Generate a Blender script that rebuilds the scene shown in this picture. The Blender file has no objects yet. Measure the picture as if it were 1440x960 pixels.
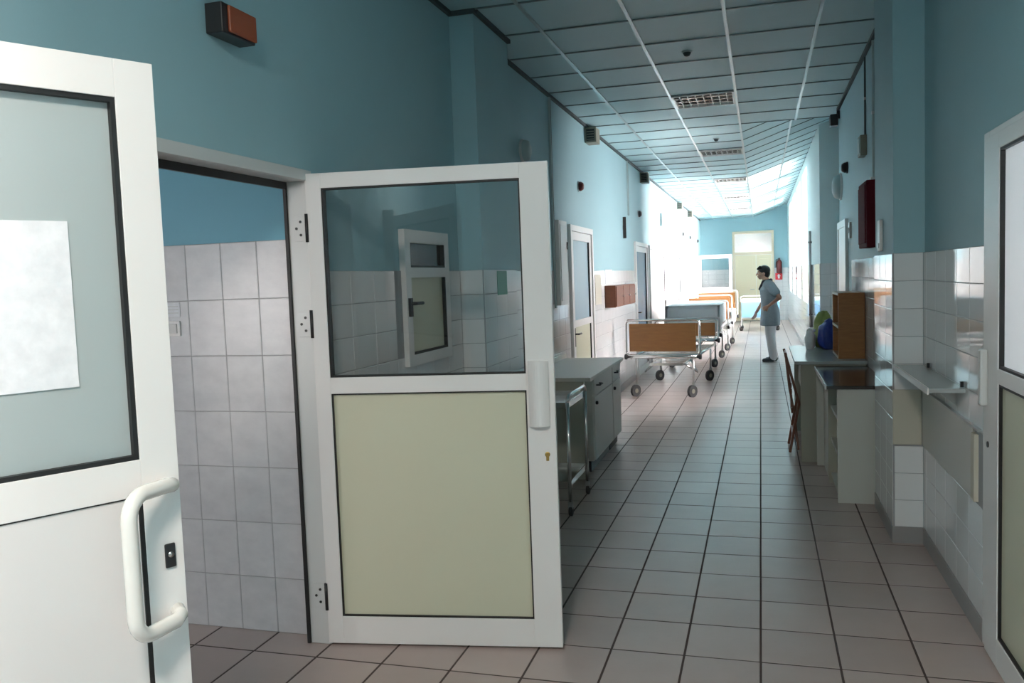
import bpy, bmesh, math, random
from mathutils import Vector, Matrix
random.seed(7)
scene = bpy.context.scene
C = scene.collection
PI = math.pi

# ------------------------------------------------------------------ camera
cam_d = bpy.data.cameras.new('camera'); cam = bpy.data.objects.new('camera', cam_d); C.objects.link(cam)
cam_d.sensor_width = 36.0; cam_d.lens = 1193.17 / 1440 * 36; cam_d.clip_start = 0.05; cam_d.clip_end = 200
def set_cam(yaw, pitch, roll, loc):
    cy, sy, cp, sp = math.cos(yaw), math.sin(yaw), math.cos(pitch), math.sin(pitch)
    fw = Vector((-sy*cp, cy*cp, -sp)); r0 = Vector((cy, sy, 0)); u0 = r0.cross(fw)
    r = math.cos(roll)*r0 + math.sin(roll)*u0; u = -math.sin(roll)*r0 + math.cos(roll)*u0
    M = Matrix((r, u, -fw)).transposed().to_4x4(); M.translation = loc
    cam.matrix_world = M
set_cam(math.radians(16.442), math.radians(4.174), math.radians(-2.085), Vector((0, 0, 1.58)))
scene.camera = cam

# ------------------------------------------------------------------ world, exposure, window portals
w = bpy.data.worlds.new('overcast_sky'); scene.world = w; w.use_nodes = True
bg = w.node_tree.nodes['Background']; bg.inputs[0].default_value = (1.0, 0.93, 0.905, 1); bg.inputs[1].default_value = 42.0
vs = scene.view_settings
vs.view_transform = 'Standard'; vs.look = 'None'; vs.gamma = 1.0; vs.use_curve_mapping = False; vs.exposure = 0.33
scene.cycles.max_bounces = 16; scene.cycles.diffuse_bounces = 9; scene.cycles.glossy_bounces = 5; scene.cycles.transparent_max_bounces = 16
FAR_WINDOWS = [(16.3, 18.1), (19.0, 20.8), (21.7, 23.5), (24.4, 26.2)]
SILL, LINTEL = 0.95, 3.42
YE_ = 28.0
ADDED_BACKWIN = (-1.8, -0.6, 1.5, 2.95)     # window added behind the camera to brighten the near end: y0, y1, z0, z1 in the right wall
ADDED_ALCWIN = (10.2, 11.3, 1.0, 2.15)    # alcove window added out of view for light: y0, y1, z0, z1 at x = 1.08
ADDED_ROOMWIN = (-4.2, -3.55, 1.1, 1.8)     # unseen window added to light the side room: x0, x1, z0, z1 at y = 0.4
def portal(name, loc, rot, sx, sy):
    l = bpy.data.lights.new(name, 'AREA'); l.shape = 'RECTANGLE'; l.size = sx; l.size_y = sy; l.cycles.is_portal = True
    o = bpy.data.objects.new(name, l); o.location = loc; o.rotation_euler = rot; C.objects.link(o)
for a, b in FAR_WINDOWS:
    portal('window_light_portal', (1.16, (a+b)/2, (SILL+LINTEL)/2), (0, PI/2, 0), LINTEL-SILL, b-a)
for (a, b, z0, z1), x in ((ADDED_BACKWIN, 1.2), (ADDED_ALCWIN, 1.24)):
    portal('window_light_portal', (x, (a+b)/2, (z0+z1)/2), (0, PI/2, 0), z1-z0, b-a)
portal('window_light_portal', (3.09, 3.15, 1.65), (0, PI/2, 0), .7, .7)
portal('window_light_portal', (1.28, YE_+1.1, 1.9), (0, PI/2, 0), 1.0, 1.0)
portal('window_light_portal', ((ADDED_ROOMWIN[0]+ADDED_ROOMWIN[1])/2, .36, (ADDED_ROOMWIN[2]+ADDED_ROOMWIN[3])/2), (PI/2, 0, 0), ADDED_ROOMWIN[1]-ADDED_ROOMWIN[0], ADDED_ROOMWIN[3]-ADDED_ROOMWIN[2])

# ------------------------------------------------------------------ materials
MATS = {}
def mat(name, col, rough=0.5, metal=0.0, noise=None, nscale=8.0, bump=0.0, bscale=40.0, rnd=0.0, coat=0.0, spec=0.5, stretch=(1, 1, 1)):
    m = bpy.data.materials.new(name); m.use_nodes = True; nt = m.node_tree; b = nt.nodes['Principled BSDF']
    b.inputs['Roughness'].default_value = rough; b.inputs['Metallic'].default_value = metal
    b.inputs['Specular IOR Level'].default_value = spec
    b.inputs['Coat Weight'].default_value = coat; b.inputs['Coat Roughness'].default_value = 0.05
    b.inputs['Base Color'].default_value = (*col, 1)
    geo = nt.nodes.new('ShaderNodeNewGeometry'); mp = nt.nodes.new('ShaderNodeMapping'); mp.inputs['Scale'].default_value = stretch
    nt.links.new(geo.outputs['Position'], mp.inputs['Vector'])
    out = None
    if noise:
        tx = nt.nodes.new('ShaderNodeTexNoise'); tx.inputs['Scale'].default_value = nscale; tx.inputs['Detail'].default_value = 6; tx.inputs['Roughness'].default_value = 0.6
        nt.links.new(mp.outputs[0], tx.inputs['Vector'])
        rp = nt.nodes.new('ShaderNodeValToRGB'); rp.color_ramp.elements[0].position = 0.3; rp.color_ramp.elements[1].position = 0.7
        rp.color_ramp.elements[0].color = (*noise, 1); rp.color_ramp.elements[1].color = (*col, 1)
        nt.links.new(tx.outputs['Fac'], rp.inputs['Fac']); out = rp.outputs['Color']
    if rnd:
        oi = nt.nodes.new('ShaderNodeObjectInfo'); mr = nt.nodes.new('ShaderNodeMapRange')
        mr.inputs['To Min'].default_value = 1-rnd; mr.inputs['To Max'].default_value = 1+rnd
        nt.links.new(oi.outputs['Random'], mr.inputs['Value'])
        hs = nt.nodes.new('ShaderNodeHueSaturation'); nt.links.new(mr.outputs[0], hs.inputs['Value'])
        if out: nt.links.new(out, hs.inputs['Color'])
        else: hs.inputs['Color'].default_value = (*col, 1)
        out = hs.outputs['Color']
    if out: nt.links.new(out, b.inputs['Base Color'])
    if bump:
        t2 = nt.nodes.new('ShaderNodeTexNoise'); t2.inputs['Scale'].default_value = bscale; t2.inputs['Detail'].default_value = 3
        nt.links.new(mp.outputs[0], t2.inputs['Vector'])
        bp = nt.nodes.new('ShaderNodeBump'); bp.inputs['Strength'].default_value = bump; bp.inputs['Distance'].default_value = 0.01
        nt.links.new(t2.outputs['Fac'], bp.inputs['Height']); nt.links.new(bp.outputs[0], b.inputs['Normal'])
    MATS[name] = m
    return m
def glass(name, tint=(1, 1, 1), ior=1.5, rough=0.0):
    m = bpy.data.materials.new(name); m.use_nodes = True; nt = m.node_tree; nt.nodes.clear()
    o = nt.nodes.new('ShaderNodeOutputMaterial'); mx = nt.nodes.new('ShaderNodeMixShader'); t = nt.nodes.new('ShaderNodeBsdfTransparent'); g = nt.nodes.new('ShaderNodeBsdfGlossy'); f = nt.nodes.new('ShaderNodeFresnel')
    f.inputs['IOR'].default_value = ior; t.inputs[0].default_value = (*tint, 1); g.inputs['Roughness'].default_value = rough
    nt.links.new(f.outputs[0], mx.inputs[0]); nt.links.new(t.outputs[0], mx.inputs[1]); nt.links.new(g.outputs[0], mx.inputs[2]); nt.links.new(mx.outputs[0], o.inputs[0])
    MATS[name] = m
def frosted(name, col, trans=0.35):
    m = mat(name, col, 0.25); nt = m.node_tree; b = nt.nodes['Principled BSDF']; o = nt.nodes['Material Output']
    t = nt.nodes.new('ShaderNodeBsdfTranslucent'); t.inputs[0].default_value = (*col, 1); mx = nt.nodes.new('ShaderNodeMixShader'); mx.inputs[0].default_value = trans
    nt.links.new(b.outputs[0], mx.inputs[1]); nt.links.new(t.outputs[0], mx.inputs[2]); nt.links.new(mx.outputs[0], o.inputs[0])

mat('teal_paint', (0.32, 0.50, 0.55), 0.55, noise=(0.305, 0.48, 0.53), nscale=1.5, bump=0.05, bscale=60)
mat('room_teal', (0.15, 0.39, 0.50), 0.55)
mat('plaster_white', (0.80, 0.82, 0.82), 0.6)
mat('plaster_pale', (0.62, 0.73, 0.74), 0.6)
mat('ceiling_panel', (0.44, 0.63, 0.67), 0.45, rnd=0.04, noise=(0.42, 0.61, 0.65), nscale=3)
mat('grid_metal', (0.42, 0.50, 0.52), 0.28, 0.85)
mat('grid_tee', (0.12, 0.17, 0.18), 0.4)
mat('dark_gap', (0.05, 0.07, 0.075), 0.7)
mat('wall_tile', (0.76, 0.75, 0.75), 0.055, rnd=0.03, bump=0.022, bscale=7)
mat('room_tile', (0.66, 0.655, 0.67), 0.32, noise=(0.56, 0.56, 0.58), nscale=9, rnd=0.03, stretch=(1, 1, 1.6))
mat('wall_grout', (0.36, 0.36, 0.37), 0.8)
mat('floor_tile', (0.46, 0.368, 0.34), 0.30, noise=(0.42, 0.335, 0.308), nscale=5, rnd=0.07, bump=0.03, bscale=30)
mat('floor_grout', (0.075, 0.055, 0.05), 0.85)
mat('base_tile', (0.30, 0.285, 0.28), 0.3, rnd=0.05)
mat('pvc_white', (0.80, 0.77, 0.755), 0.32)
mat('pvc_grey', (0.62, 0.62, 0.61), 0.35)
mat('panel_cream', (0.62, 0.605, 0.46), 0.38)
mat('panel_white', (0.74, 0.71, 0.70), 0.35)
mat('gasket', (0.012, 0.012, 0.013), 0.5)
mat('handle_white', (0.82, 0.79, 0.75), 0.18, coat=0.5)
mat('black_plastic', (0.02, 0.02, 0.022), 0.4)
mat('brass', (0.45, 0.30, 0.10), 0.35, 1.0)
mat('steel', (0.55, 0.55, 0.54), 0.28, 1.0)
mat('chrome', (0.72, 0.72, 0.71), 0.16, 1.0)
mat('beige', (0.56, 0.52, 0.43), 0.45)
mat('counter_white', (0.66, 0.64, 0.60), 0.4)
mat('worktop', (0.60, 0.58, 0.53), 0.3)
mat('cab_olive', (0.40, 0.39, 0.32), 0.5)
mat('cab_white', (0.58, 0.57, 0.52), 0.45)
mat('dark_top', (0.035, 0.028, 0.026), 0.14)
mat('grey_top', (0.42, 0.45, 0.45), 0.2)
mat('wood_orange', (0.40, 0.165, 0.045), 0.4, noise=(0.31, 0.12, 0.03), nscale=3, stretch=(3, 3, 22))
mat('wood_bed', (0.31, 0.14, 0.04), 0.42, noise=(0.25, 0.108, 0.03), nscale=3, stretch=(2, 2, 16))
mat('wood_red', (0.19, 0.055, 0.02), 0.42, noise=(0.145, 0.038, 0.014), nscale=3, stretch=(5, 5, 14))
mat('chair_wood', (0.16, 0.06, 0.03), 0.4)
mat('orange_lens', (0.30, 0.07, 0.03), 0.25)
mat('maroon', (0.10, 0.010, 0.018), 0.8, spec=0.15)
mat('red_sign', (0.55, 0.02, 0.03), 0.4)
mat('white_print', (0.85, 0.85, 0.85), 0.6)
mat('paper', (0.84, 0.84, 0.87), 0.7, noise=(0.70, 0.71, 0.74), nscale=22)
mat('green_notice', (0.10, 0.30, 0.20), 0.5)
mat('box_brown', (0.24, 0.23, 0.18), 0.5)
mat('device_grey', (0.42, 0.52, 0.53), 0.5)
mat('sounder_red', (0.10, 0.012, 0.012), 0.4)
mat('rubber', (0.035, 0.035, 0.037), 0.6)
mat('tyre_grey', (0.045, 0.045, 0.047), 0.55)
mat('linen', (0.87, 0.87, 0.87), 0.85, bump=0.3, bscale=14)
mat('linen_grey', (0.86, 0.87, 0.88), 0.85, bump=0.3, bscale=14)
mat('bed_blue', (0.28, 0.52, 0.78), 0.5)
mat('bed_white', (0.80, 0.80, 0.79), 0.35)
mat('bag_blue', (0.02, 0.05, 0.30), 0.3, bump=0.5, bscale=22)
mat('bag_white', (0.8, 0.82, 0.84), 0.4, bump=0.5, bscale=22)
mat('bag_green', (0.28, 0.36, 0.10), 0.4, bump=0.5, bscale=22)
mat('bottle_green', (0.05, 0.30, 0.18), 0.25)
mat('door_cream', (0.80, 0.70, 0.50), 0.45)
mat('frame_cream', (0.75, 0.64, 0.48), 0.4)
mat('skin', (0.42, 0.22, 0.15), 0.5)
mat('hair', (0.012, 0.008, 0.007), 0.45)
mat('tunic', (0.27, 0.315, 0.345), 0.85, noise=(0.22, 0.265, 0.295), nscale=60)
mat('collar', (0.03, 0.022, 0.035), 0.8)
mat('trousers', (0.74, 0.72, 0.75), 0.8)
mat('shoe', (0.03, 0.035, 0.045), 0.5)
mat('sole', (0.75, 0.75, 0.75), 0.6)
mat('eye_white', (0.7, 0.7, 0.68), 0.3)
mat('lip', (0.30, 0.10, 0.09), 0.5)
mat('lamp_white', (0.85, 0.85, 0.84), 0.25)
mat('reflector', (0.75, 0.70, 0.66), 0.2, 0.9)
glass('glass_clear', (0.98, 0.985, 0.985))
glass('glass_window', (0.98, 0.99, 1.0), 1.45)
glass('glass_blue', (0.55, 0.70, 0.85))
frosted('glass_pale_blue', (0.55, 0.68, 0.76), 0.3)
frosted('glass_slate_blue', (0.30, 0.42, 0.56), 0.3)
frosted('glass_frosted', (0.55, 0.61, 0.61), 0.30)
frosted('glass_milky', (0.86, 0.87, 0.88), 0.75)
frosted('glass_frosted_light', (0.72, 0.74, 0.76), 0.35)

# ------------------------------------------------------------------ helpers
class MB:
    def __init__(s): s.v = []; s.f = []
    def add(s, vs_, fs):
        o = len(s.v); s.v += [tuple(p) for p in vs_]; s.f += [tuple(i+o for i in q) for q in fs]; return s
    def box(s, x0, x1, y0, y1, z0, z1):
        if x0 > x1: x0, x1 = x1, x0
        if y0 > y1: y0, y1 = y1, y0
        if z0 > z1: z0, z1 = z1, z0
        return s.add([(x0,y0,z0),(x1,y0,z0),(x1,y1,z0),(x0,y1,z0),(x0,y0,z1),(x1,y0,z1),(x1,y1,z1),(x0,y1,z1)],
                     [(0,3,2,1),(4,5,6,7),(0,1,5,4),(1,2,6,5),(2,3,7,6),(3,0,4,7)])
    def tube(s, pts, r, n=10, closed=False):
        pts = [Vector(p) for p in pts]; N = len(pts); rings = []; prev = None
        for i, p in enumerate(pts):
            if closed: t = (pts[(i+1) % N]-pts[i-1])
            else: t = pts[min(i+1, N-1)]-pts[max(i-1, 0)]
            t.normalize()
            if prev is None:
                a = Vector((0,0,1)) if abs(t.z) < .9 else Vector((1,0,0)); u = t.cross(a).normalized()
            else: u = (prev - t*prev.dot(t)).normalized()
            prev = u; v = t.cross(u); rr = r[i] if isinstance(r, (list, tuple)) else r
            rings.append([p + rr*(math.cos(2*PI*k/n)*u + math.sin(2*PI*k/n)*v) for k in range(n)])
        vs_ = [q for ring in rings for q in ring]; fs = []
        for i in range(N if closed else N-1):
            a = i*n; b = ((i+1) % N)*n
            for k in range(n): fs.append((a+k, a+(k+1) % n, b+(k+1) % n, b+k))
        if not closed: fs.append(tuple(range(n-1, -1, -1))); fs.append(tuple((N-1)*n+k for k in range(n)))
        return s.add(vs_, fs)
    def cyl(s, p0, p1, r, n=14): return s.tube([p0, p1], r, n)
    def lathe(s, prof, c, axis='z', n=20):
        vs_ = []; fs = []
        for (r, h) in prof:
            for k in range(n):
                a = 2*PI*k/n; x, y = r*math.cos(a), r*math.sin(a)
                p = {'z': (x, y, h), 'x': (h, x, y), 'y': (y, h, x)}[axis]
                vs_.append((c[0]+p[0], c[1]+p[1], c[2]+p[2]))
        for i in range(len(prof)-1):
            for k in range(n): fs.append((i*n+k, i*n+(k+1) % n, (i+1)*n+(k+1) % n, (i+1)*n+k))
        fs.append(tuple(range(n-1, -1, -1))); fs.append(tuple((len(prof)-1)*n+k for k in range(n)))
        return s.add(vs_, fs)
    def ellipsoid(s, c, rad, n=16, m=10, fn=None):
        vs_ = [(0,0,-1)]; fs = []
        for i in range(1, m):
            t = -PI/2+PI*i/m
            for k in range(n): a = 2*PI*k/n; vs_.append((math.cos(t)*math.cos(a), math.cos(t)*math.sin(a), math.sin(t)))
        vs_.append((0,0,1))
        for k in range(n): fs.append((0, 1+(k+1) % n, 1+k))
        for i in range(m-2):
            for k in range(n): fs.append((1+i*n+k, 1+i*n+(k+1) % n, 1+(i+1)*n+(k+1) % n, 1+(i+1)*n+k))
        L = len(vs_)-1
        for k in range(n): fs.append((L, L-n+k, L-n+(k+1) % n))
        if fn: vs_ = [fn(*p) for p in vs_]
        return s.add([(c[0]+p[0]*rad[0], c[1]+p[1]*rad[1], c[2]+p[2]*rad[2]) for p in vs_], fs)
    def mesh(s, name, m, smooth=False):
        me = bpy.data.meshes.new(name); me.from_pydata(s.v, [], s.f); me.update()
        me.materials.append(MATS[m])
        bm = bmesh.new(); bm.from_mesh(me); bmesh.ops.recalc_face_normals(bm, faces=bm.faces); bm.to_mesh(me); bm.free()
        if smooth:
            for p in me.polygons: p.use_smooth = True
        return me
    def build(s, name, m, parent=None, bevel=0.0, smooth=False, loc=None):
        o = bpy.data.objects.new(name, s.mesh(name, m, smooth)); C.objects.link(o)
        if parent: o.parent = parent
        if loc: o.location = loc
        if bevel:
            b = o.modifiers.new('bevel', 'BEVEL'); b.width = bevel; b.segments = 2; b.limit_method = 'ANGLE'
        return o
def box(name, m, parent, x0, x1, y0, y1, z0, z1, bevel=0.0):
    return MB().box(x0, x1, y0, y1, z0, z1).build(name, m, parent, bevel)
def tag(o, label, cat, group=None, kind=None):
    o['label'] = label; o['category'] = cat
    if group: o['group'] = group
    if kind: o['kind'] = kind
    return o
def thing(name, label, cat, loc=(0,0,0), rz=0, group=None, kind=None):
    o = bpy.data.objects.new(name, None); o.empty_display_size = 0.1; C.objects.link(o); o.location = loc; o.rotation_euler = (0, 0, rz)
    return tag(o, label, cat, group, kind)
def inst(name, me, parent, loc, rot=(0,0,0)):
    o = bpy.data.objects.new(name, me); C.objects.link(o); o.parent = parent; o.location = loc; o.rotation_euler = rot
    return o
def tile_geo(mb, w_, h_, t, ch=0.002, M=None):
    # a chamfered slab: local x width, y height, z out of the wall; origin at its lower left corner on the wall
    vs_ = [(0,0,0),(w_,0,0),(w_,h_,0),(0,h_,0),(0,0,t-ch),(w_,0,t-ch),(w_,h_,t-ch),(0,h_,t-ch),(ch,ch,t),(w_-ch,ch,t),(w_-ch,h_-ch,t),(ch,h_-ch,t)]
    if M is not None: vs_ = [tuple(M @ Vector(p)) for p in vs_]
    mb.add(vs_, [(0,1,5,4),(1,2,6,5),(2,3,7,6),(3,0,4,7),(4,5,9,8),(5,6,10,9),(6,7,11,10),(7,4,8,11),(8,9,10,11)])
TILE_CACHE = {}
def tile_mesh(w_, h_, t, m, ch=0.002):
    k = (round(w_, 4), round(h_, 4), t, m)
    if k not in TILE_CACHE:
        mb = MB(); tile_geo(mb, w_, h_, t, ch); TILE_CACHE[k] = mb.mesh('tile', m)
    return TILE_CACHE[k]
def wall_tiles(wall, side, fixed, a0, a1, z0, z1, tw, th, m, grout='wall_grout', g=0.003, t=0.008, stuff=False, skip=None, bed=True):
    """tiles on a wall face. side '+x','-x','-y': the direction the face looks to; a = the horizontal coordinate along the wall"""
    base = {'+x': Matrix(((0,0,1,0),(1,0,0,0),(0,1,0,0),(0,0,0,1))), '-x': Matrix(((0,0,-1,0),(-1,0,0,0),(0,1,0,0),(0,0,0,1))), '-y': Matrix(((1,0,0,0),(0,0,-1,0),(0,1,0,0),(0,0,0,1)))}[side]
    eul = base.to_3x3().to_euler()
    if bed:
        if side == '+x': box('tile_bed', grout, wall, fixed-0.001, fixed+t*0.72, a0, a1, z0, z1)
        elif side == '-x': box('tile_bed', grout, wall, fixed-t*0.72, fixed+0.001, a0, a1, z0, z1)
        else: box('tile_bed', grout, wall, a0, a1, fixed-t*0.72, fixed+0.001, z0, z1)
    mb = MB(); n = 0
    nr = max(1, round((z1-z0)/th)); rh = (z1-z0)/nr
    a = a0; cols = []
    while a < a1-0.02: cols.append((a, min(tw, a1-a))); a += tw
    for (ca, cw) in cols:
        for rI in range(nr):
            zc = z0+rI*rh
            if skip and skip(ca+cw/2, zc+rh/2): continue
            W, Hh = cw-g, rh-g
            if side == '+x': p = (fixed, ca+g/2, zc+g/2)
            elif side == '-x': p = (fixed, ca+cw-g/2, zc+g/2)
            else: p = (ca+g/2, fixed, zc+g/2)
            if stuff:
                M = Matrix.Translation(p) @ base; tile_geo(mb, W, Hh, t, 0.002, M)
            else: inst('tile', tile_mesh(W, Hh, t, m), wall, p, eul)
            n += 1
    if stuff and n:
        o = mb.build('far_tiles', m, wall); o['kind'] = 'stuff'
    return n

# ------------------------------------------------------------------ layout constants
XL, XRN, XR, YE, HC, DADO = -1.85, 0.875, 0.82, 28.0, 3.254, 1.648
BASE = 0.093
Y_BACK = -3.5

# ------------------------------------------------------------------ floor
fl = box('floor', 'floor_grout', None, -4.5, 1.3, Y_BACK, YE+2.2, -0.12, -0.0012)
tag(fl, 'grey square floor tiles with dark joints running down the corridor', 'floor', kind='structure')
TX, TY, FX, FY, FG = 0.30466, 0.33261, -0.9362, 3.46588, 0.0085
cells = []
for c in range(-12, 7):
    for r_ in range(-21, 76):
        x0, y0 = FX+c*TX, FY+r_*TY
        inroom = x0 < XL-0.01
        if inroom and not (y0+TY < 3.5 and y0 > 0.2): continue
        if x0 > 0.8 and not (9.6 < y0 < 13.0): continue
        if y0+TY > YE+0.2: continue
        vis = y0 > 2.55 and (not inroom or (x0 > -2.9))
        cells.append((y0 if vis else 999+abs(y0), x0, y0))
cells.sort(); stuffmb = MB()
ftm = MB(); tile_geo(ftm, TX-FG, TY-FG, 0.012, 0.0015); ftm = ftm.mesh('floor_tile', 'floor_tile')
for i, (k, x0, y0) in enumerate(cells):
    if i < 298 and k < 999:
        o = inst('floor_tile', ftm, fl, (x0+FG/2, y0+FG/2, -0.012+random.uniform(-0.0006, 0.0004)))
    else: tile_geo(stuffmb, TX-FG, TY-FG, 0.012, 0.0015, Matrix.Translation((x0+FG/2, y0+FG/2, -0.012)))
o = stuffmb.build('far_floor_tiles', 'floor_tile', fl); o['kind'] = 'stuff'

# ------------------------------------------------------------------ ceiling
CX0, CYS, SX, SY = -1.4026, 5.749, 0.6, 0.6346
YSTEP = CYS+7*SY+0.05
ZR = 3.60; XK = CX0+2*SX
def zc(x, y):
    return HC if (y < YSTEP or x <= XK) else HC+(x-XK)*(ZR-HC)/(XR-XK)
cm = MB(); cm.box(-2.0, 1.4, Y_BACK-0.2, YSTEP, HC+0.03, HC+0.14); cm.box(-2.0, XK, YSTEP, YE+0.2, HC+0.03, HC+0.14)
za, zb = zc(XK, 20)+0.03, zc(1.2, 20)+0.03
cm.add([(XK,YSTEP,za),(1.2,YSTEP,zb),(1.2,YE+.2,zb),(XK,YE+.2,za),(XK,YSTEP,za+.1),(1.2,YSTEP,zb+.1),(1.2,YE+.2,zb+.1),(XK,YE+.2,za+.1)], [(0,3,2,1),(4,5,6,7),(0,1,5,4),(1,2,6,5),(2,3,7,6),(3,0,4,7)])
cm.box(XK, 1.2, YSTEP-0.06, YSTEP, HC+0.02, zb+0.1)
ce = cm.build('ceiling', 'dark_gap')
tag(ce, 'suspended ceiling of square teal-grey panels in a metal grid', 'ceiling', kind='structure')
XS = [XL, CX0, CX0+SX, CX0+2*SX, CX0+3*SX, XRN]
LIGHT_ROWS = {-10, 4, 10, 16, 22, 28}
pcache = {}
for k in range(-15, 36):
    y0, y1 = CYS+k*SY, CYS+(k+1)*SY
    if y0 > YE: break
    y1 = min(y1, YE)
    for c in range(5):
        if c == 2 and k in LIGHT_ROWS: continue
        x0, x1 = XS[c], XS[c+1]
        if c == 4 and y0 > 5.6: x1 = XR if not (9.4 < y0 < 12.9) else 1.08
        sl = (zc((x0+x1)/2, y0+0.1)-HC) > 0.001
        x0g, x1g, y0g, y1g = x0+0.008, x1-0.008, y0+0.008, y1-0.008
        z0, z1 = (zc(x0g, y0+0.1), zc(x1g, y0+0.1)) if sl else (HC, HC)
        w_, l_ = x1g-x0g, y1g-y0g
        key = (round(w_, 3), round(l_, 3), round(z1-z0, 3))
        if key not in pcache:
            dz = z1-z0; mb = MB()
            mb.add([(0,0,0),(w_,0,dz),(w_,l_,dz),(0,l_,0),(0,0,.018),(w_,0,dz+.018),(w_,l_,dz+.018),(0,l_,.018)], [(0,3,2,1),(4,5,6,7),(0,1,5,4),(1,2,6,5),(2,3,7,6),(3,0,4,7)])
            pcache[key] = mb.mesh('ceiling_panel', 'ceiling_panel')
        inst('ceiling_panel', pcache[key], ce, (x0g, y0g, z0+0.004))
for xi in XS[1:5]:                       # main runners
    segs = [(Y_BACK, YSTEP), (YSTEP, YE)]
    for (a, b) in segs:
        z = zc(xi, (a+b)/2); box('grid_runner', 'grid_metal', ce, xi-0.012, xi+0.012, a, b, z-0.004, z+0.02)
for k in range(-14, 36):                 # cross tees
    y = CYS+k*SY
    if y > YE-0.1: break
    x1 = XRN if y < 5.6 else (XR if not (9.6 < y < 12.9) else 1.08)
    mb = MB()
    if y < YSTEP: mb.box(XL, x1, y-0.009, y+0.009, HC-0.003, HC+0.02)
    else:
        mb.box(XL, XK, y-0.009, y+0.009, HC-0.003, HC+0.02)
        a, b = zc(XK, y), zc(x1, y)
        mb.add([(XK,y-.009,a-.003),(x1,y-.009,b-.003),(x1,y+.009,b-.003),(XK,y+.009,a-.003),(XK,y-.009,a+.02),(x1,y-.009,b+.02),(x1,y+.009,b+.02),(XK,y+.009,a+.02)], [(0,3,2,1),(4,5,6,7),(0,1,5,4),(1,2,6,5),(2,3,7,6),(3,0,4,7)])
    mb.build('grid_cross_tee', 'grid_tee', ce)
for xw, a, b in ((XL+0.012, Y_BACK, 5.13), (-1.69+0.012, 5.13, 5.87), (XL+0.012, 5.87, YE), (XR-0.012, 5.95, 9.75)):
    box('edge_trim', 'dark_gap', ce, xw-0.014, xw+0.014, a, b, HC-0.022, HC+0.01)
box('edge_trim', 'dark_gap', ce, -1.86, -1.67, 5.105, 5.13, HC-0.022, HC+0.01)

# ------------------------------------------------------------------ left wall, side room
OP0, OP1, OPH = 2.13, 3.30, 2.07
m = MB(); T = 0.10
m.box(XL-T, XL, Y_BACK, OP0, 0, 3.4); m.box(XL-T, XL, OP0, OP1, OPH, 3.4); m.box(XL-T, XL, OP1, YE+0.2, 0, 3.4)
wl = m.build('wall_left', 'teal_paint')
wlp = MB().box(XL, -1.69, 5.13, 5.87, 0, 3.4).build('wall_left_pillar', 'teal_paint'); tag(wlp, 'teal pillar with tiled foot projecting from the left wall', 'pillar', kind='structure')
tag(wl, 'teal painted left corridor wall above a white tiled dado', 'wall', kind='structure')
TWL = 0.25
wall_tiles(wl, '+x', XL, 3.36, 5.13, BASE, DADO, TWL, 0.1555, 'wall_tile', skip=lambda a, z: 4.2 < a < 4.86 and z > 1.17)
wall_tiles(wlp, '-y', 5.13, XL+0.009, -1.69, BASE, DADO, 0.16, 0.1555, 'wall_tile')
wall_tiles(wlp, '+x', -1.69, 5.13, 5.87, BASE, DADO, TWL, 0.1555, 'wall_tile')
wall_tiles(wl, '+x', XL, 5.87, 8.34, BASE, DADO, TWL, 0.1555, 'wall_tile', skip=lambda a, z: 7.7 < a < 8.1 and z > 1.3)
for a, b in ((9.56, 12.95), (14.5, 14.7), (17.35, 19.5), (20.75, YE)):
    wall_tiles(wl, '+x', XL, a, b, BASE, DADO, TWL, 0.1555, 'wall_tile', stuff=True)
bl_ = MB(); bl_.box(XL, XL+0.012, 3.36, 5.118, 0, BASE); bl_.box(XL, -1.69+0.012, 5.118, 5.882, 0, BASE)
for a, b in ((5.882, 8.34), (9.56, 12.95), (14.5, 14.7), (17.35, 19.5), (20.75, YE)): bl_.box(XL, XL+0.012, a, b, 0, BASE)
tag(bl_.build('baseboard_left', 'base_tile'), 'grey tile skirting along the foot of the left wall', 'baseboard', kind='structure')

m = MB(); YR = 3.34
m.box(-4.5, XL-T, YR, YR+0.12, 0, 3.2)
wr = m.build('wall_room_side', 'room_teal'); tag(wr, 'side room wall with large marbled white tiles below blue paint', 'wall', kind='structure')
wall_tiles(wr, '-y', YR, -4.4, XL-T, 0.0, 1.792, 0.187, 0.256, 'room_tile', g=0.003)
m = MB(); x0, x1, z0, z1 = ADDED_ROOMWIN
m.box(-4.52, -4.4, 0.4, YR+.1, 0, 3.2); m.box(-4.52, x0, .4, .52, 0, 3.2); m.box(x1, XL-T, .4, .52, 0, 3.2); m.box(x0, x1, .4, .52, 0, z0); m.box(x0, x1, .4, .52, z1, 3.2); m.box(-4.52, XL-T, 0.4, YR+0.1, 2.98, 3.2)
tag(m.build('wall_room_far', 'plaster_white'), 'pale plaster shell of the side room and the wall of its added window', 'wall', kind='structure')

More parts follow.
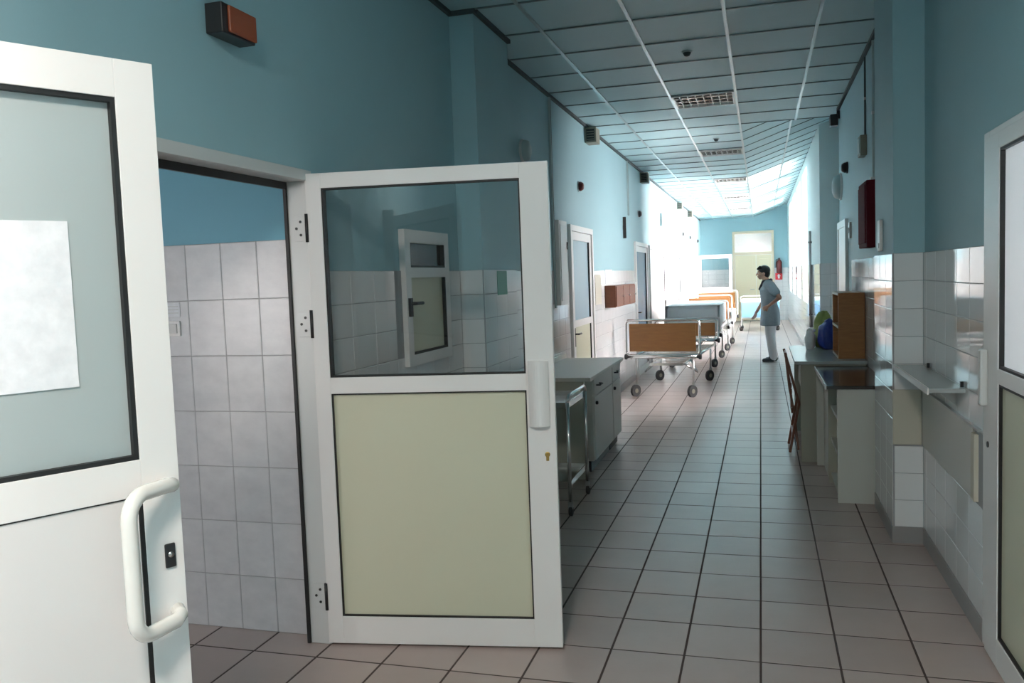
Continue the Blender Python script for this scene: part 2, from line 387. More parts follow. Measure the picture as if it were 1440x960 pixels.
def window(name, label, axis, fixed, a0, a1, z0, z1, mull=1, trans=None, m='pvc_white', depth=0.06, glassm='glass_window', t=0.06):
    W = thing(name, label, 'window', kind='structure')
    def B(nm, mt, aa, ab, za_, zb_, d0, d1):
        if axis == 'x': return box(nm, mt, W, fixed+d0, fixed+d1, aa, ab, za_, zb_)
        return box(nm, mt, W, aa, ab, fixed+d0, fixed+d1, za_, zb_)
    B('frame_post', m, a0, a0+t, z0, z1, 0, depth); B('frame_post', m, a1-t, a1, z0, z1, 0, depth)
    B('frame_rail', m, a0+t, a1-t, z0, z0+t, 0, depth); B('frame_rail', m, a0+t, a1-t, z1-t, z1, 0, depth)
    rows = [(z0+t, z1-t)]
    if trans: B('transom_bar', m, a0+t, a1-t, trans-t/2, trans+t/2, 0, depth); rows = [(z0+t, trans-t/2), (trans+t/2, z1-t)]
    wd = (a1-a0-2*t-mull*t)/(mull+1)
    for i in range(mull+1):
        s = a0+t+i*(wd+t)
        if i < mull:
            for zz in rows: B('mullion', m, s+wd, s+wd+t, zz[0], zz[1], 0, depth)
        for zz in rows: B('pane', glassm, s, s+wd, zz[0], zz[1], depth*0.45, depth*0.55)
    return W
window('window_6', 'unseen window added to light the tiled side room on the left', 'y', .42, *ADDED_ROOMWIN, mull=1)

# ------------------------------------------------------------------ right walls
m = MB()
a, b, z0, z1 = ADDED_BACKWIN
m.box(XRN, XRN+0.3, Y_BACK, a, 0, 3.4); m.box(XRN, XRN+0.3, b, 2.6, 0, 3.4); m.box(XRN, XRN+0.3, 3.8, 5.18, 0, 3.4); m.box(XRN, XRN+0.3, 2.6, 3.8, 2.07, 3.4); m.box(XRN, XRN+0.3, a, b, 0, z0); m.box(XRN, XRN+0.3, a, b, z1, 3.4)
wrn = m.build('wall_right_near', 'teal_paint'); tag(wrn, 'near right wall, teal above white tiles, beside the framed door', 'wall', kind='structure')
wrp = MB().box(0.714, XRN+0.3, 5.18, 5.95, 0, 3.4).build('wall_right_pillar', 'teal_paint'); tag(wrp, 'teal pillar with white tiled foot on the right', 'pillar', kind='structure')
m = MB(); m.box(XR, XR+0.36, 5.95, 9.75, 0, 3.9)
a, b, z0, z1 = ADDED_ALCWIN
m.box(1.08, 1.2, 9.75, a, 0, 3.9); m.box(1.08, 1.2, b, 12.95, 0, 3.9); m.box(1.08, 1.2, a, b, 0, z0); m.box(1.08, 1.2, a, b, z1, 3.9)
wrt = m.build('wall_right', 'teal_paint'); tag(wrt, 'teal painted right corridor wall behind the counter, ending in an alcove', 'wall', kind='structure')
m = MB(); m.box(XR, XR+0.36, 12.95, FAR_WINDOWS[0][0], 0, 3.9)
for i, (a, b) in enumerate(FAR_WINDOWS):
    m.box(XR, XR+0.36, a, b, 0, SILL); m.box(XR, XR+0.36, a, b, LINTEL, 3.9)
    nx = FAR_WINDOWS[i+1][0] if i+1 < len(FAR_WINDOWS) else YE+0.2
    m.box(XR, XR+0.36, b, nx, 0, 3.9)
wrf = m.build('wall_right_windows', 'plaster_pale'); tag(wrf, 'pale far right wall pierced by a row of tall windows', 'wall', kind='structure')
GU0, GU1, GY0 = 0.57, 0.882, 3.93
wall_tiles(wrn, '-x', XRN, 3.842, 5.18, BASE, DADO, TWL, 0.1555, 'wall_tile', skip=lambda a, z: a > GY0 and GU0 < z < GU1)
wall_tiles(wrp, '-y', 5.18, 0.714, XRN-0.009, BASE, DADO, 0.16, 0.1555, 'wall_tile', skip=lambda a, z: GU0 < z < GU1)
wall_tiles(wrp, '-x', 0.714, 5.18, 5.95, BASE, DADO, 0.2567, 0.1555, 'wall_tile')
wall_tiles(wrt, '-x', XR, 5.95, 8.5, BASE, DADO, TWL, 0.1555, 'wall_tile', stuff=True)
wall_tiles(wrf, '-y', 12.95, 0.82, 1.08, BASE, DADO, 0.13, 0.1555, 'wall_tile', stuff=True)
wall_tiles(wrf, '-x', XR, 12.95, 16.25, BASE, DADO, TWL, 0.1555, 'wall_tile', stuff=True)
for i, (a, b) in enumerate(FAR_WINDOWS):
    wall_tiles(wrf, '-x', XR, a, b, BASE, SILL, TWL, 0.1555, 'wall_tile', stuff=True)
    nx = FAR_WINDOWS[i+1][0] if i+1 < len(FAR_WINDOWS) else YE
    wall_tiles(wrf, '-x', XR, b, nx, BASE, DADO, TWL, 0.1555, 'wall_tile', stuff=True)
m = MB(); m.box(XRN-0.012, XRN, 3.84, 5.168, 0, BASE); m.box(0.702, XRN, 5.168, 5.96, 0, BASE)
m.box(XR-0.012, XR, 5.96, 8.85, 0, BASE); m.box(XR-0.012, XR, 12.95, YE, 0, BASE)
tag(m.build('baseboard_right', 'base_tile'), 'grey tile skirting along the foot of the right wall and pillar', 'baseboard', kind='structure')
for i, (a, b) in enumerate(FAR_WINDOWS):
    window('window_%d' % (i+1), ['tall bright window nearest in the far right wall', 'second tall bright window down the far right wall', 'third tall bright window down the far right wall', 'last tall bright window beside the end wall on the right'][i], 'x', XR+0.24, a, b, SILL, LINTEL, mull=1, trans=2.6)
# unseen room and window added to backlight the frosted door in the near right wall
m = MB(); x0, y0, y1, z0, z1 = 3.0, 2.8, 3.5, 1.3, 2.0
m.box(1.18, 3.1, 1.9, 2.0, 0, 2.7); m.box(1.18, 3.1, 4.5, 4.6, 0, 2.7); m.box(1.18, 3.1, 1.9, 4.6, 2.7, 2.8); m.box(1.18, 3.1, 1.9, 4.6, -.1, 0)
m.box(x0, 3.1, 1.9, y0, 0, 2.7); m.box(x0, 3.1, y1, 4.6, 0, 2.7); m.box(x0, 3.1, y0, y1, 0, z0); m.box(x0, 3.1, y0, y1, z1, 2.7)
tag(m.build('wall_backlight_room', 'plaster_white'), 'white shell of the unseen room added to backlight the frosted right door', 'wall', kind='structure')
window('window_10', 'small unseen window added to light the pane of the frosted right door', 'x', 3.02, y0, y1, z0, z1, mull=1)
# wall behind the camera; windows added for light
tag(box('wall_back', 'teal_paint', None, -2.0, 1.2, Y_BACK-.12, Y_BACK, 0, 3.4), 'plain teal wall closing the near end of the corridor', 'wall', kind='structure')
window('window_5', 'unseen window added in the right wall behind the viewer to brighten the near end', 'x', XRN+.2, *ADDED_BACKWIN, mull=1)
window('window_8', 'unseen alcove window added for light in the right wall before the far windows', 'x', 1.12, *ADDED_ALCWIN, mull=1)

# ------------------------------------------------------------------ end wall
ED0, ED1, EDH = -0.85, 0.41, 2.83
m = MB(); m.box(-2.0, ED0, YE, YE+.15, 0, 3.9); m.box(ED1, 1.3, YE, YE+.15, 0, 3.9); m.box(ED0, ED1, YE, YE+.15, EDH, 3.9)
we = m.build('wall_end', 'teal_paint'); tag(we, 'teal wall closing the far end of the corridor', 'wall', kind='structure')
wall_tiles(we, '-y', YE, XL, ED0, 0, DADO, 0.25, 0.155, 'wall_tile', stuff=True)
wall_tiles(we, '-y', YE, ED1, XR, 0, DADO, 0.25, 0.155, 'wall_tile', stuff=True, bed=True)
m = MB(); m.box(-2.0, 1.3, YE+2.0, YE+2.1, 0, 3.4); m.box(-2.0, 1.3, YE+.1, YE+2.1, 3.3, 3.4); m.box(-2.0, -1.9, YE, YE+2.1, 0, 3.4); m.box(1.2, 1.3, YE, YE+2.1, 0, 1.4); m.box(1.2, 1.3, YE, YE+2.1, 2.4, 3.4); m.box(1.2, 1.3, YE, YE+.6, 1.4, 2.4); m.box(1.2, 1.3, YE+1.6, YE+2.1, 1.4, 2.4)
tag(m.build('wall_beyond', 'plaster_white'), 'pale wall of the room seen through the far transom', 'wall', kind='structure')
window('window_9', 'unseen window added to light the room beyond the far transom', 'x', 1.22, YE+.6, YE+1.6, 1.4, 2.4, mull=1)  # added out of view so the transom looks bright
D = thing('door_9', 'cream double door with glazed transom in the far end wall', 'door', kind='structure')
for a, b in ((ED0, ED0+.07), (ED1-.07, ED1)): box('frame_post', 'frame_cream', D, a, b, YE-.05, YE+.1, 0, EDH, .004)
for a, b in ((2.08, 2.17), (EDH-.08, EDH)): box('frame_rail', 'frame_cream', D, ED0+.07, ED1-.07, YE-.05, YE+.1, a, b, .004)
box('transom_pane', 'glass_clear', D, ED0+.07, ED1-.07, YE+.02, YE+.03, 2.17, EDH-.08)
for a, b in ((ED0+.08, -.14), (-.13, ED1-.08)):
    lf = box('leaf', 'door_cream', D, a, b, YE-.02, YE+.03, .01, 2.07, .003)
    box('leaf_panel', 'door_cream', lf, a+.1, b-.1, YE-.028, YE-.02, 1.25, 1.95, .003); box('leaf_panel', 'door_cream', lf, a+.1, b-.1, YE-.028, YE-.02, .15, 1.1, .003)
MB().cyl((-.2, YE-.03, 1.0), (-.2, YE-.08, 1.0), .01).cyl((-.2, YE-.08, 1.0), (-.32, YE-.08, 1.0), .01).build('door_handle', 'steel', D, smooth=True)

# ------------------------------------------------------------------ plastic framed doors
def leaf(name, label, W, H, loc, rz, st0, st1, upper, lower, rails, pane_m, panel_m, t=0.05, frame_m='pvc_white', flush=False, g=.006):
    """door leaf: local x from hinge to free edge, front face y=0, back y=t"""
    D = thing(name, label, 'door', loc, rz, kind='structure')
    zb, zt = 0.012, H
    box('stile', frame_m, D, 0, st0, 0, t, zb, zt, .0012); box('stile', frame_m, D, W-st1, W, 0, t, zb, zt, .0012)
    box('top_rail', frame_m, D, st0, W-st1, 0, t, upper[1], zt, .0012)
    box('middle_rail', frame_m, D, st0, W-st1, 0, t, lower[1], upper[0], .0012)
    box('bottom_rail', frame_m, D, st0, W-st1, 0, t, zb, lower[0], .0012)
    box('pane', pane_m, D, st0, W-st1, t*.4, t*.52, *upper)
    box('panel', panel_m, D, st0, W-st1, (0.004 if flush else t*.3), t*.7, *lower)
    for (a, b), yy in ((upper, .004), (lower, .004)):
        if flush and (a, b) == lower:
            box('gasket', 'gasket', D, W-st1-g, W-st1, .001, .012, a, b); box('gasket', 'gasket', D, st0, W-st1-g, .002, .012, b-.003, b); continue
        mb = MB(); mb.box(st0, st0+g, yy, t-yy, a, b); mb.box(W-st1-g, W-st1, yy, t-yy, a, b); mb.box(st0+g, W-st1-g, yy, t-yy, a, a+g); mb.box(st0+g, W-st1-g, yy, t-yy, b-g, b)
        mb.build('gasket', 'gasket', D)
    return D
def hinge(D, z):
    h = box('hinge', 'pvc_grey', D, XL-.07, XL-.012, 3.258, 3.262, z-.055, z+.055, .001)
    MB().cyl((XL-.002, 3.252, z-.06), (XL-.002, 3.252, z+.06), .008, 10).build('hinge_pin', 'black_plastic', h, smooth=True)
    for dx, dz in ((-.035, .028), (-.055, .0), (-.035, -.028)):
        MB().cyl((XL+dx, 3.255, z+dz), (XL+dx, 3.259, z+dz), .006, 8).build('screw', 'black_plastic', h)

# door 1: foreground leaf
ang1 = math.atan2(.881, .473)
d1 = leaf('door_1', 'white plastic door leaf in the left foreground with frosted pane and curved pull handle', 1.05, 2.07, (-1.747, .652, 0), ang1, .085, .082, (1.222, 1.99), (.12, 1.143), None, 'glass_frosted', 'panel_white', flush=True, g=.010)
pts = []
def arc(c, a, b, r, e0, e1, n=6): return [c + r*(math.cos(e0+(e1-e0)*i/n)*a + math.sin(e0+(e1-e0)*i/n)*b) for i in range(n+1)]
dirn = Vector((-.125, -.075, 0)); L = dirn.length; dn = dirn/L; up = Vector((0, 0, 1)); R_ = .05
top, bot, x_m = 1.163, .862, 1.028
pth = [Vector((x_m, .004, top-.01)), Vector((x_m-.004, -.02, top-.004)), Vector((x_m-.02, -.035, top))]
base_t = Vector((x_m, -.012, 0))
cT = base_t+dn*(L-R_)+up*(top-R_); cB = base_t+dn*(L-R_)+up*(bot+R_)
pth += arc(cT, up, dn, R_, 0, PI/2) + arc(cB, dn, -up, R_, 0, PI/2)
pth += [Vector((x_m-.02, -.035, bot)), Vector((x_m-.004, -.02, bot+.004)), Vector((x_m, .004, bot+.01))]
MB().tube(pth, .0165, 14).build('pull_handle', 'handle_white', d1, smooth=True)
box('lock_escutcheon', 'black_plastic', d1, 1.006, 1.030, -.006, 0, .972, 1.026, .006)
MB().cyl((1.018, -.009, 1.002), (1.018, -.003, 1.002), .0065).build('lock_cylinder', 'steel', d1, smooth=True)
for z in (.3, 1.75): MB().cyl((-.004, -.006, z-.06), (-.004, -.006, z+.06), .01).build('hinge', 'pvc_white', d1, smooth=True)
pp = thing('pale_sheet', 'white speckled rectangle on the frosted pane of the foreground door', 'paper', (-1.747, .652, 0), ang1)
box('sheet', 'paper', pp, .66, .862, .0165, .0195, 1.392, 1.731)  # thin pale speckled rectangle just in front of the frosted pane
# frame post that carries door 1
fp = box('trim_1', 'pvc_white', None, XL, -1.765, .60, .70, 0, 2.12, .004); tag(fp, 'white frame post on the left wall carrying the foreground door', 'door frame', kind='structure')

# door frame of the side room
F = thing('trim_2', 'white door frame with black seal around the side room opening', 'door frame', kind='structure')
xo, xi = XL-T+.005, XL+.005
box('frame_post', 'pvc_grey', F, xo, xi, 3.262, OP1, 0, 2.03, .002)
box('frame_post', 'pvc_grey', F, xo, xi, OP0, OP0+.04, 0, 2.03, .002)
box('frame_head', 'pvc_grey', F, xo, xi, OP0, OP1, 2.03, OPH+.005, .002)
box('seal', 'gasket', F, xo-.014, xo, 3.252, 3.33, 0, 2.03); box('seal', 'gasket', F, xo-.014, xo, OP0+.04, 3.252, 2.0, 2.035)
# door 2
ang2 = math.atan2(.16, 1.021)
d2 = leaf('door_2', 'open white door with clear upper glass and cream lower panel hinged at the side room', 1.033, 2.058, (XL, 3.25, 0), ang2, .068, .118, (1.187, 1.995), (.133, 1.117), None, 'glass_clear', 'panel_cream')
for z in (1.83, 1.42, .22): hinge(F, z)
gm = MB()
n = 8; prof = [(.925+.085*i/n, -.035*math.sin(PI*(.12+.76*i/n))-.004) for i in range(n+1)]
vs_ = [(x, y, .967) for x, y in prof]+[(x, y, 1.24) for x, y in prof]; vs_ += [(.925, 0, .967), (1.01, 0, .967), (.925, 0, 1.24), (1.01, 0, 1.24)]
k = n+1; fs = [(i, i+1, k+i+1, k+i) for i in range(n)]+[tuple(range(n, -1, -1))+(2*k, 2*k+1), tuple(range(k, 2*k))+(2*k+3, 2*k+2), (0, k, 2*k+2, 2*k), (n, 2*k+1, 2*k+3, 2*k-1)]
gm.add(vs_, fs); gm.build('handle_guard', 'pvc_white', d2)
MB().lathe([(.011, 0), (.011, -.004), (.008, -.005)], (.995, 0, .845), 'y', 14).build('lock_cylinder', 'brass', d2); box('keyway', 'brass', d2, .989, 1.001, -.003, 0, .818, .840)
# door 3, right near wall
d3 = thing('door_3', 'closed white door with frosted pane in the near right wall', 'door', (0, 0, 0), 0, kind='structure')
xa, xb = .852, .90
box('frame_post', 'pvc_white', d3, .865, .90, 3.76, 3.84, 0, 2.09, .003); box('frame_head', 'pvc_white', d3, .865, .90, 2.55, 3.76, 2.065, 2.09, .003); box('frame_post', 'pvc_white', d3, .865, .90, 2.55, 2.63, 0, 2.065, .003)
y0, y1 = 2.64, 3.752; s0, s1 = 2.75, 3.565
box('stile', 'pvc_white', d3, xa, xb-.02, s1, y1, .012, 2.06, .003); box('stile', 'pvc_white', d3, xa, xb-.02, y0, s0, .012, 2.06, .003)
for a, b in ((2.0, 2.06), (1.12, 1.178), (.012, .13)): box('rail', 'pvc_white', d3, xa, xb-.02, s0, s1, a, b, .003)
box('pane', 'glass_milky', d3, xa+.02, xa+.026, s0, s1, 1.178, 2.0); box('panel', 'panel_cream', d3, xa+.015, xa+.03, s0, s1, .13, 1.12)
for a, b in ((1.178, 2.0), (.13, 1.12)):
    mb = MB(); mb.box(xa+.004, xa+.02, s1-.01, s1, a, b); mb.box(xa+.004, xa+.02, s0, s0+.01, a, b); mb.box(xa+.004, xa+.02, s0+.01, s1-.01, a, a+.01); mb.box(xa+.004, xa+.02, s0+.01, s1-.01, b-.01, b); mb.build('gasket', 'gasket', d3)
box('handle_guard', 'pvc_grey', d3, xa-.03, xa, 3.70, 3.745, 1.015, 1.24, .008); MB().cyl((xa-.004, 3.70, .863), (xa, 3.70, .863), .012).build('lock_cylinder', 'black_plastic', d3)

# hatch in left wall seen through door 2's glass
hw = thing('window_7', 'small white framed service hatch with dark pane in the left wall', 'window', kind='structure')
def lb(nm, mt, P, a, b, z0, z1, d0=0.0, d1=.03, bev=0): return box(nm, mt, P, XL+d0, XL+d1, a, b, z0, z1, bev)
lb('frame_post', 'pvc_white', hw, 4.2, 4.27, 1.13, 1.87, 0, .035); lb('frame_post', 'pvc_white', hw, 4.79, 4.86, 1.13, 1.87, 0, .035)
for a, b in ((1.80, 1.87), (1.61, 1.665), (1.13, 1.19)): lb('frame_rail', 'pvc_white', hw, 4.27, 4.79, a, b, 0, .035)
lb('pane', 'dark_top', hw, 4.27, 4.79, 1.665, 1.80, 0, .012); lb('panel', 'panel_cream', hw, 4.27, 4.79, 1.19, 1.61, 0, .015)
mb = MB()
for a, b in ((1.665, 1.80), (1.19, 1.61)):
    mb.box(XL+.01, XL+.034, 4.775, 4.79, a, b); mb.box(XL+.01, XL+.034, 4.27, 4.775, a, a+.012)
mb.build('gasket', 'gasket', hw)
MB().box(XL+.035, XL+.05, 4.215, 4.245, 1.40, 1.50).cyl((XL+.05, 4.23, 1.47), (XL+.075, 4.23, 1.47), .009).cyl((XL+.072, 4.23, 1.47), (XL+.072, 4.33, 1.47), .009).build('handle', 'black_plastic', hw)

# ------------------------------------------------------------------ doors along the left wall further on
def wall_door(name, label, y0, y1, H, pane_m, panel_m, split=1.1, handle='near', m='pvc_white', solid=False):
    D = thing(name, label, 'door', kind='structure')
    lb('frame_post', m, D, y0, y0+.06, 0, H, -.05, .035); lb('frame_post', m, D, y1-.06, y1, 0, H, -.05, .035); lb('frame_head', m, D, y0+.06, y1-.06, H-.06, H, -.05, .035)
    a, b = y0+.065, y1-.065
    lb('stile', m, D, a, a+.1, .012, H-.065, -.03, .02); lb('stile', m, D, b-.1, b, .012, H-.065, -.03, .02)
    for z0, z1 in ((H-.15, H-.065), (split-.035, split+.035), (.012, .13)): lb('rail', m, D, a+.1, b-.1, z0, z1, -.03, .02)
    lb('pane', pane_m, D, a+.1, b-.1, split+.035, H-.15, -.01, .002); lb('panel', panel_m, D, a+.1, b-.1, .13, split-.035, -.01, .006)
    mb = MB(); mb.box(XL, XL+.018, b-.115, b-.1, split+.035, H-.15); mb.box(XL, XL+.018, b-.115, b-.1, .13, split-.035); mb.build('gasket', 'gasket', D)
    hy = a+.05 if handle == 'near' else b-.05
    h = lb('handle_plate', 'black_plastic', D, hy-.02, hy+.02, .87, 1.06, .02, .028)
    MB().cyl((XL+.028, hy, 1.0), (XL+.07, hy, 1.0), .009).cyl((XL+.067, hy, 1.0), (XL+.067, hy+(.11 if handle == 'near' else -.11), 1.0), .009).build('lever', 'black_plastic' if handle == 'near' else 'chrome', h)
    return D
wall_door('door_4', 'white framed door with tall glass beyond the left worktop', 8.36, 9.54, 2.11, 'glass_pale_blue', 'panel_cream')
wall_door('door_5', 'bluish glazed door behind the front bed on the left wall', 13.0, 14.45, 2.09, 'glass_slate_blue', 'panel_white', split=.5)
wall_door('door_6', 'wide white door with dark edge behind the second bed', 14.72, 17.3, 2.08, 'panel_white', 'panel_white', handle='far')
wall_door('door_7', 'distant white door on the left wall before the far beds', 19.55, 20.7, 2.1, 'glass_frosted_light', 'panel_white')
# open leaf at the far end
d8 = leaf('door_8', 'open white glazed door leaf standing beside the far end door', 1.0, 2.11, (-1.84, 26.9, 0), 0.0, .09, .09, (1.12, 1.99), (.14, 1.04), None, 'glass_clear', 'panel_white')
# right wall white door
d10 = thing('door_10', 'white door edge with dark joint in the right wall past the bookcase', 'door', kind='structure')
def rb(nm, mt, P, a, b, z0, z1, d0=0.0, d1=.03, bev=0): return box(nm, mt, P, XR-d1, XR-d0, a, b, z0, z1, bev)
rb('frame_post', 'pvc_white', d10, 8.86, 8.93, 0, 2.05, 0, .03); rb('frame_post', 'pvc_white', d10, 9.66, 9.74, 0, 2.05, 0, .03); rb('frame_head', 'pvc_white', d10, 8.93, 9.66, 1.98, 2.05, 0, .03)
rb('leaf', 'pvc_white', d10, 8.955, 9.66, .01, 1.98, 0, .022); rb('gap', 'gasket', d10, 8.93, 8.955, .01, 1.98, 0, .015)

# ------------------------------------------------------------------ wall fittings, near
def fit(name, label, cat, group=None): return thing(name, label, cat, (0, 0, 0), 0, group)
t_ = fit('warning_lamp', 'dark box with an orange brown front high on the near left wall', 'warning lamp')
box('housing', 'black_plastic', t_, XL, XL+.07, 2.625, 2.825, 2.475, 2.58, .004); box('lens', 'orange_lens', t_, XL+.07, XL+.082, 2.655, 2.82, 2.482, 2.574, .004)
t_ = fit('light_switch', 'white light switch plate on the side room tiles', 'switch')
box('plate', 'pvc_white', t_, -2.66, -2.575, YR-.018, YR-.008, 1.375, 1.445, .003); box('rocker', 'pvc_grey', t_, -2.645, -2.59, YR-.023, YR-.018, 1.388, 1.432, .002)
t_ = fit('notice_label', 'small printed white label above the switch in the side room', 'label')
box('sheet', 'paper', t_, -2.65, -2.575, YR-.0105, YR-.008, 1.465, 1.53)
for z in (1.48, 1.495, 1.51): box('text_line', 'pvc_grey', t_, -2.642, -2.583, YR-.0112, YR-.0105, z, z+.004)
t_ = fit('green_notice', 'small green notice on the left pillar behind the door glass', 'notice')
box('sheet', 'green_notice', t_, -1.681, -1.678, 5.40, 5.62, 1.48, 1.64)
t_ = fit('round_wall_lamp', 'rounded grey lamp on the left wall just above the open door', 'wall lamp')
MB().lathe([(.085, 0), (.085, .03), (.075, .06), (.04, .075)], (XL, 6.75, 2.62), 'x', 20).build('shade', 'device_grey', t_, smooth=True); MB().lathe([(.092, 0), (.092, .02)], (XL, 6.75, 2.62), 'x', 20).build('base', 'pvc_grey', t_)
for y, z0, z1, lab in ((7.72, 1.3, HC, 'thin cable duct on the left wall running down beside the white notice case'), (12.48, 2.45, HC, 'short cable duct under the ceiling above the front bed'),):
    t_ = fit('cable_duct', lab, 'cable duct', 'wall ducts')
    box('channel', 'device_grey', t_, XL, XL+.02, y-.02, y+.02, z0, z1, .002); box('cover_seam', 'dark_gap', t_, XL+.02, XL+.022, y-.004, y+.004, z0, z1)
t_ = fit('notice_case', 'tall narrow white notice case on the left wall before the glass door', 'notice board')
box('case', 'pvc_white', t_, XL, XL+.05, 7.78, 8.12, 1.32, 2.12, .004); box('front', 'panel_white', t_, XL+.05, XL+.056, 7.81, 8.09, 1.36, 2.08); box('latch', 'black_plastic', t_, XL+.056, XL+.065, 8.06, 8.08, 1.85, 1.92)
def speaker(y, lab):
    t_ = fit('wall_speaker', lab, 'speaker', 'speakers along the left wall')
    box('case', 'box_brown', t_, XL, XL+.13, y, y+.22, 3.06, 3.225, .006); box('grille', 'black_plastic', t_, XL+.02, XL+.11, y-.006, y, 3.08, 3.205)
    for i in range(4): box('grille_bar', 'box_brown', t_, XL+.025, XL+.105, y-.010, y-.006, 3.09+i*.028, 3.098+i*.028)
for y, lab in ((9.4, 'brown box speaker nearest under the ceiling on the left wall'), (13.9, 'second brown box speaker under the ceiling on the left wall'), (20.2, 'small third box speaker far down the left wall under the ceiling'), (23.2, 'farthest tiny box speaker under the ceiling on the left wall')): speaker(y, lab)
def sounder(y, lab, side=0):
    t_ = fit('alarm_sounder', lab, 'alarm', 'alarm sounders')
    s, x = (1, XL) if not side else (-1, XR)
    MB().lathe([(.05, 0), (.05, .03*s), (.035, .055*s), (.02, .06*s)], (x, y, 2.54), 'x', 16).build('body', 'black_plastic' if (side or y > 10) else 'sounder_red', t_, smooth=True)
    MB().lathe([(.056, 0), (.056, .012*s)], (x, y, 2.54), 'x', 16).build('base', 'pvc_grey' if not side else 'black_plastic', t_)
sounder(8.97, 'dark red alarm sounder above the first glass door'); sounder(13.56, 'black alarm sounder above the bluish door'); sounder(21.4, 'first of three tiny dark sounders at the far left')
sounder(23.6, 'middle of three tiny dark sounders at the far left'); sounder(26.5, 'last tiny dark sounder by the end wall'); sounder(8.88, 'black alarm sounder on the right wall under the ceiling', 1)
t_ = fit('hanging_sign', 'dark narrow door sign sticking out from the left wall', 'sign'); box('plate', 'dark_top', t_, XL, XL+.045, 11.98, 12.0, 2.1, 2.4, .003); box('bracket', 'dark_top', t_, XL, XL+.03, 11.97, 12.01, 2.22, 2.28)
t_ = fit('hanging_sign', 'small pale door sign over the wide white door on the left', 'sign'); box('plate', 'pvc_grey', t_, XL, XL+.05, 16.6, 16.62, 2.5, 2.75, .003); box('bracket', 'steel', t_, XL, XL+.03, 16.59, 16.63, 2.58, 2.64)
# brown wall cabinet
t_ = fit('wall_cabinet', 'brown wooden wall cabinet with three doors above the bed', 'cabinet')
box('body', 'wood_red', t_, XL, XL+.14, 10.35, 12.0, 1.19, 1.46, .004)
for a, b in ((10.37, 10.9), (10.92, 11.44), (11.46, 11.98)): p_ = box('door', 'wood_red', t_, XL+.14, XL+.152, a, b, 1.2, 1.45, .003); MB().cyl((XL+.152, b-.06, 1.32), (XL+.17, b-.06, 1.32), .012).build('knob', 'steel', p_)
box('end_strip', 'bed_white', t_, XL, XL+.155, 12.0, 12.06, 1.17, 1.48)
t_ = fit('notice_sheet', 'pale yellow notice beside the glass door on the tiled wall', 'notice'); box('sheet', 'beige', t_, XL+.009, XL+.012, 9.72, 10.1, 1.25, 1.6)
t_ = fit('notice_sheet', 'white sheet on the tiles above the brown wall cabinet', 'notice'); box('sheet', 'paper', t_, XL+.009, XL+.012, 10.4, 10.9, 1.48, 1.66)
# right wall fittings
t_ = fit('fire_alarm_panel', 'dark maroon panel hanging on the right wall behind the pillar', 'panel')
box('case', 'maroon', t_, XR-.085, XR, 6.62, 7.12, 1.72, 2.2, .006); box('door', 'maroon', t_, XR-.093, XR-.085, 6.66, 7.08, 1.75, 2.17, .003); box('hook', 'steel', t_, XR-.03, XR, 6.85, 6.88, 2.2, 2.24)
t_ = fit('cable_duct', 'thin cable running down the right wall to the maroon panel', 'cable duct', 'wall ducts'); box('channel', 'device_grey', t_, XR-.015, XR, 6.86, 6.88, 2.24, HC); box('clip', 'pvc_grey', t_, XR-.018, XR, 6.855, 6.885, 2.7, 2.72)
t_ = fit('cable_duct', 'thin cable on the right wall above the small grey box', 'cable duct', 'wall ducts'); box('channel', 'dark_gap', t_, XR-.012, XR, 7.38, 7.395, 2.62, HC); box('clip', 'pvc_grey', t_, XR-.014, XR, 7.375, 7.4, 2.9, 2.92)
t_ = fit('junction_box', 'small grey box on the right wall under its cable', 'junction box'); box('case', 'box_brown', t_, XR-.05, XR, 7.32, 7.5, 2.46, 2.62, .004); box('cover', 'device_grey', t_, XR-.055, XR-.05, 7.34, 7.48, 2.48, 2.6)
t_ = fit('round_wall_lamp', 'round pale lamp on the right wall before the alcove', 'wall lamp'); MB().lathe([(.13, 0), (.13, -.03), (.11, -.07), (.06, -.09)], (XR, 9.55, 2.42), 'x', 22).build('shade', 'device_grey', t_, smooth=True); MB().lathe([(.14, 0), (.14, -.02)], (XR, 9.55, 2.42), 'x', 22).build('base', 'pvc_white', t_)
t_ = fit('ceiling_camera', 'small dark box under the ceiling at the alcove corner', 'camera'); box('body', 'black_plastic', t_, XR-.1, XR-.02, 9.6, 9.74, 3.06, 3.18, .01); box('bracket', 'black_plastic', t_, XR-.03, XR, 9.66, 9.7, 3.14, 3.22)
t_ = fit('soap_dispenser', 'white narrow dispenser on the side of the right pillar', 'dispenser'); box('body', 'pvc_white', t_, .694, .714, 5.60, 5.70, 1.67, 1.86, .006); box('lever', 'pvc_grey', t_, .688, .695, 5.62, 5.68, 1.69, 1.72, .002)
t_ = fit('vertical_pipe', 'dark upright pipe on the right wall between alcove and windows', 'pipe'); MB().cyl((XR-.03, 15.0, .6), (XR-.03, 15.0, 2.2), .022, 12).build('pipe', 'steel', t_, smooth=True)
for z in (.8, 2.0): box('clamp', 'black_plastic', t_, XR-.055, XR, 14.98, 15.02, z, z+.03)
t_ = fit('pull_cord_switch', 'pale switch beside the dark joint of the white right door', 'switch'); box('plate', 'pvc_grey', t_, XR-.02, XR, 8.55, 8.65, 1.85, 2.0, .003); box('rocker', 'black_plastic', t_, XR-.024, XR-.02, 8.58, 8.62, 1.9, 1.95)
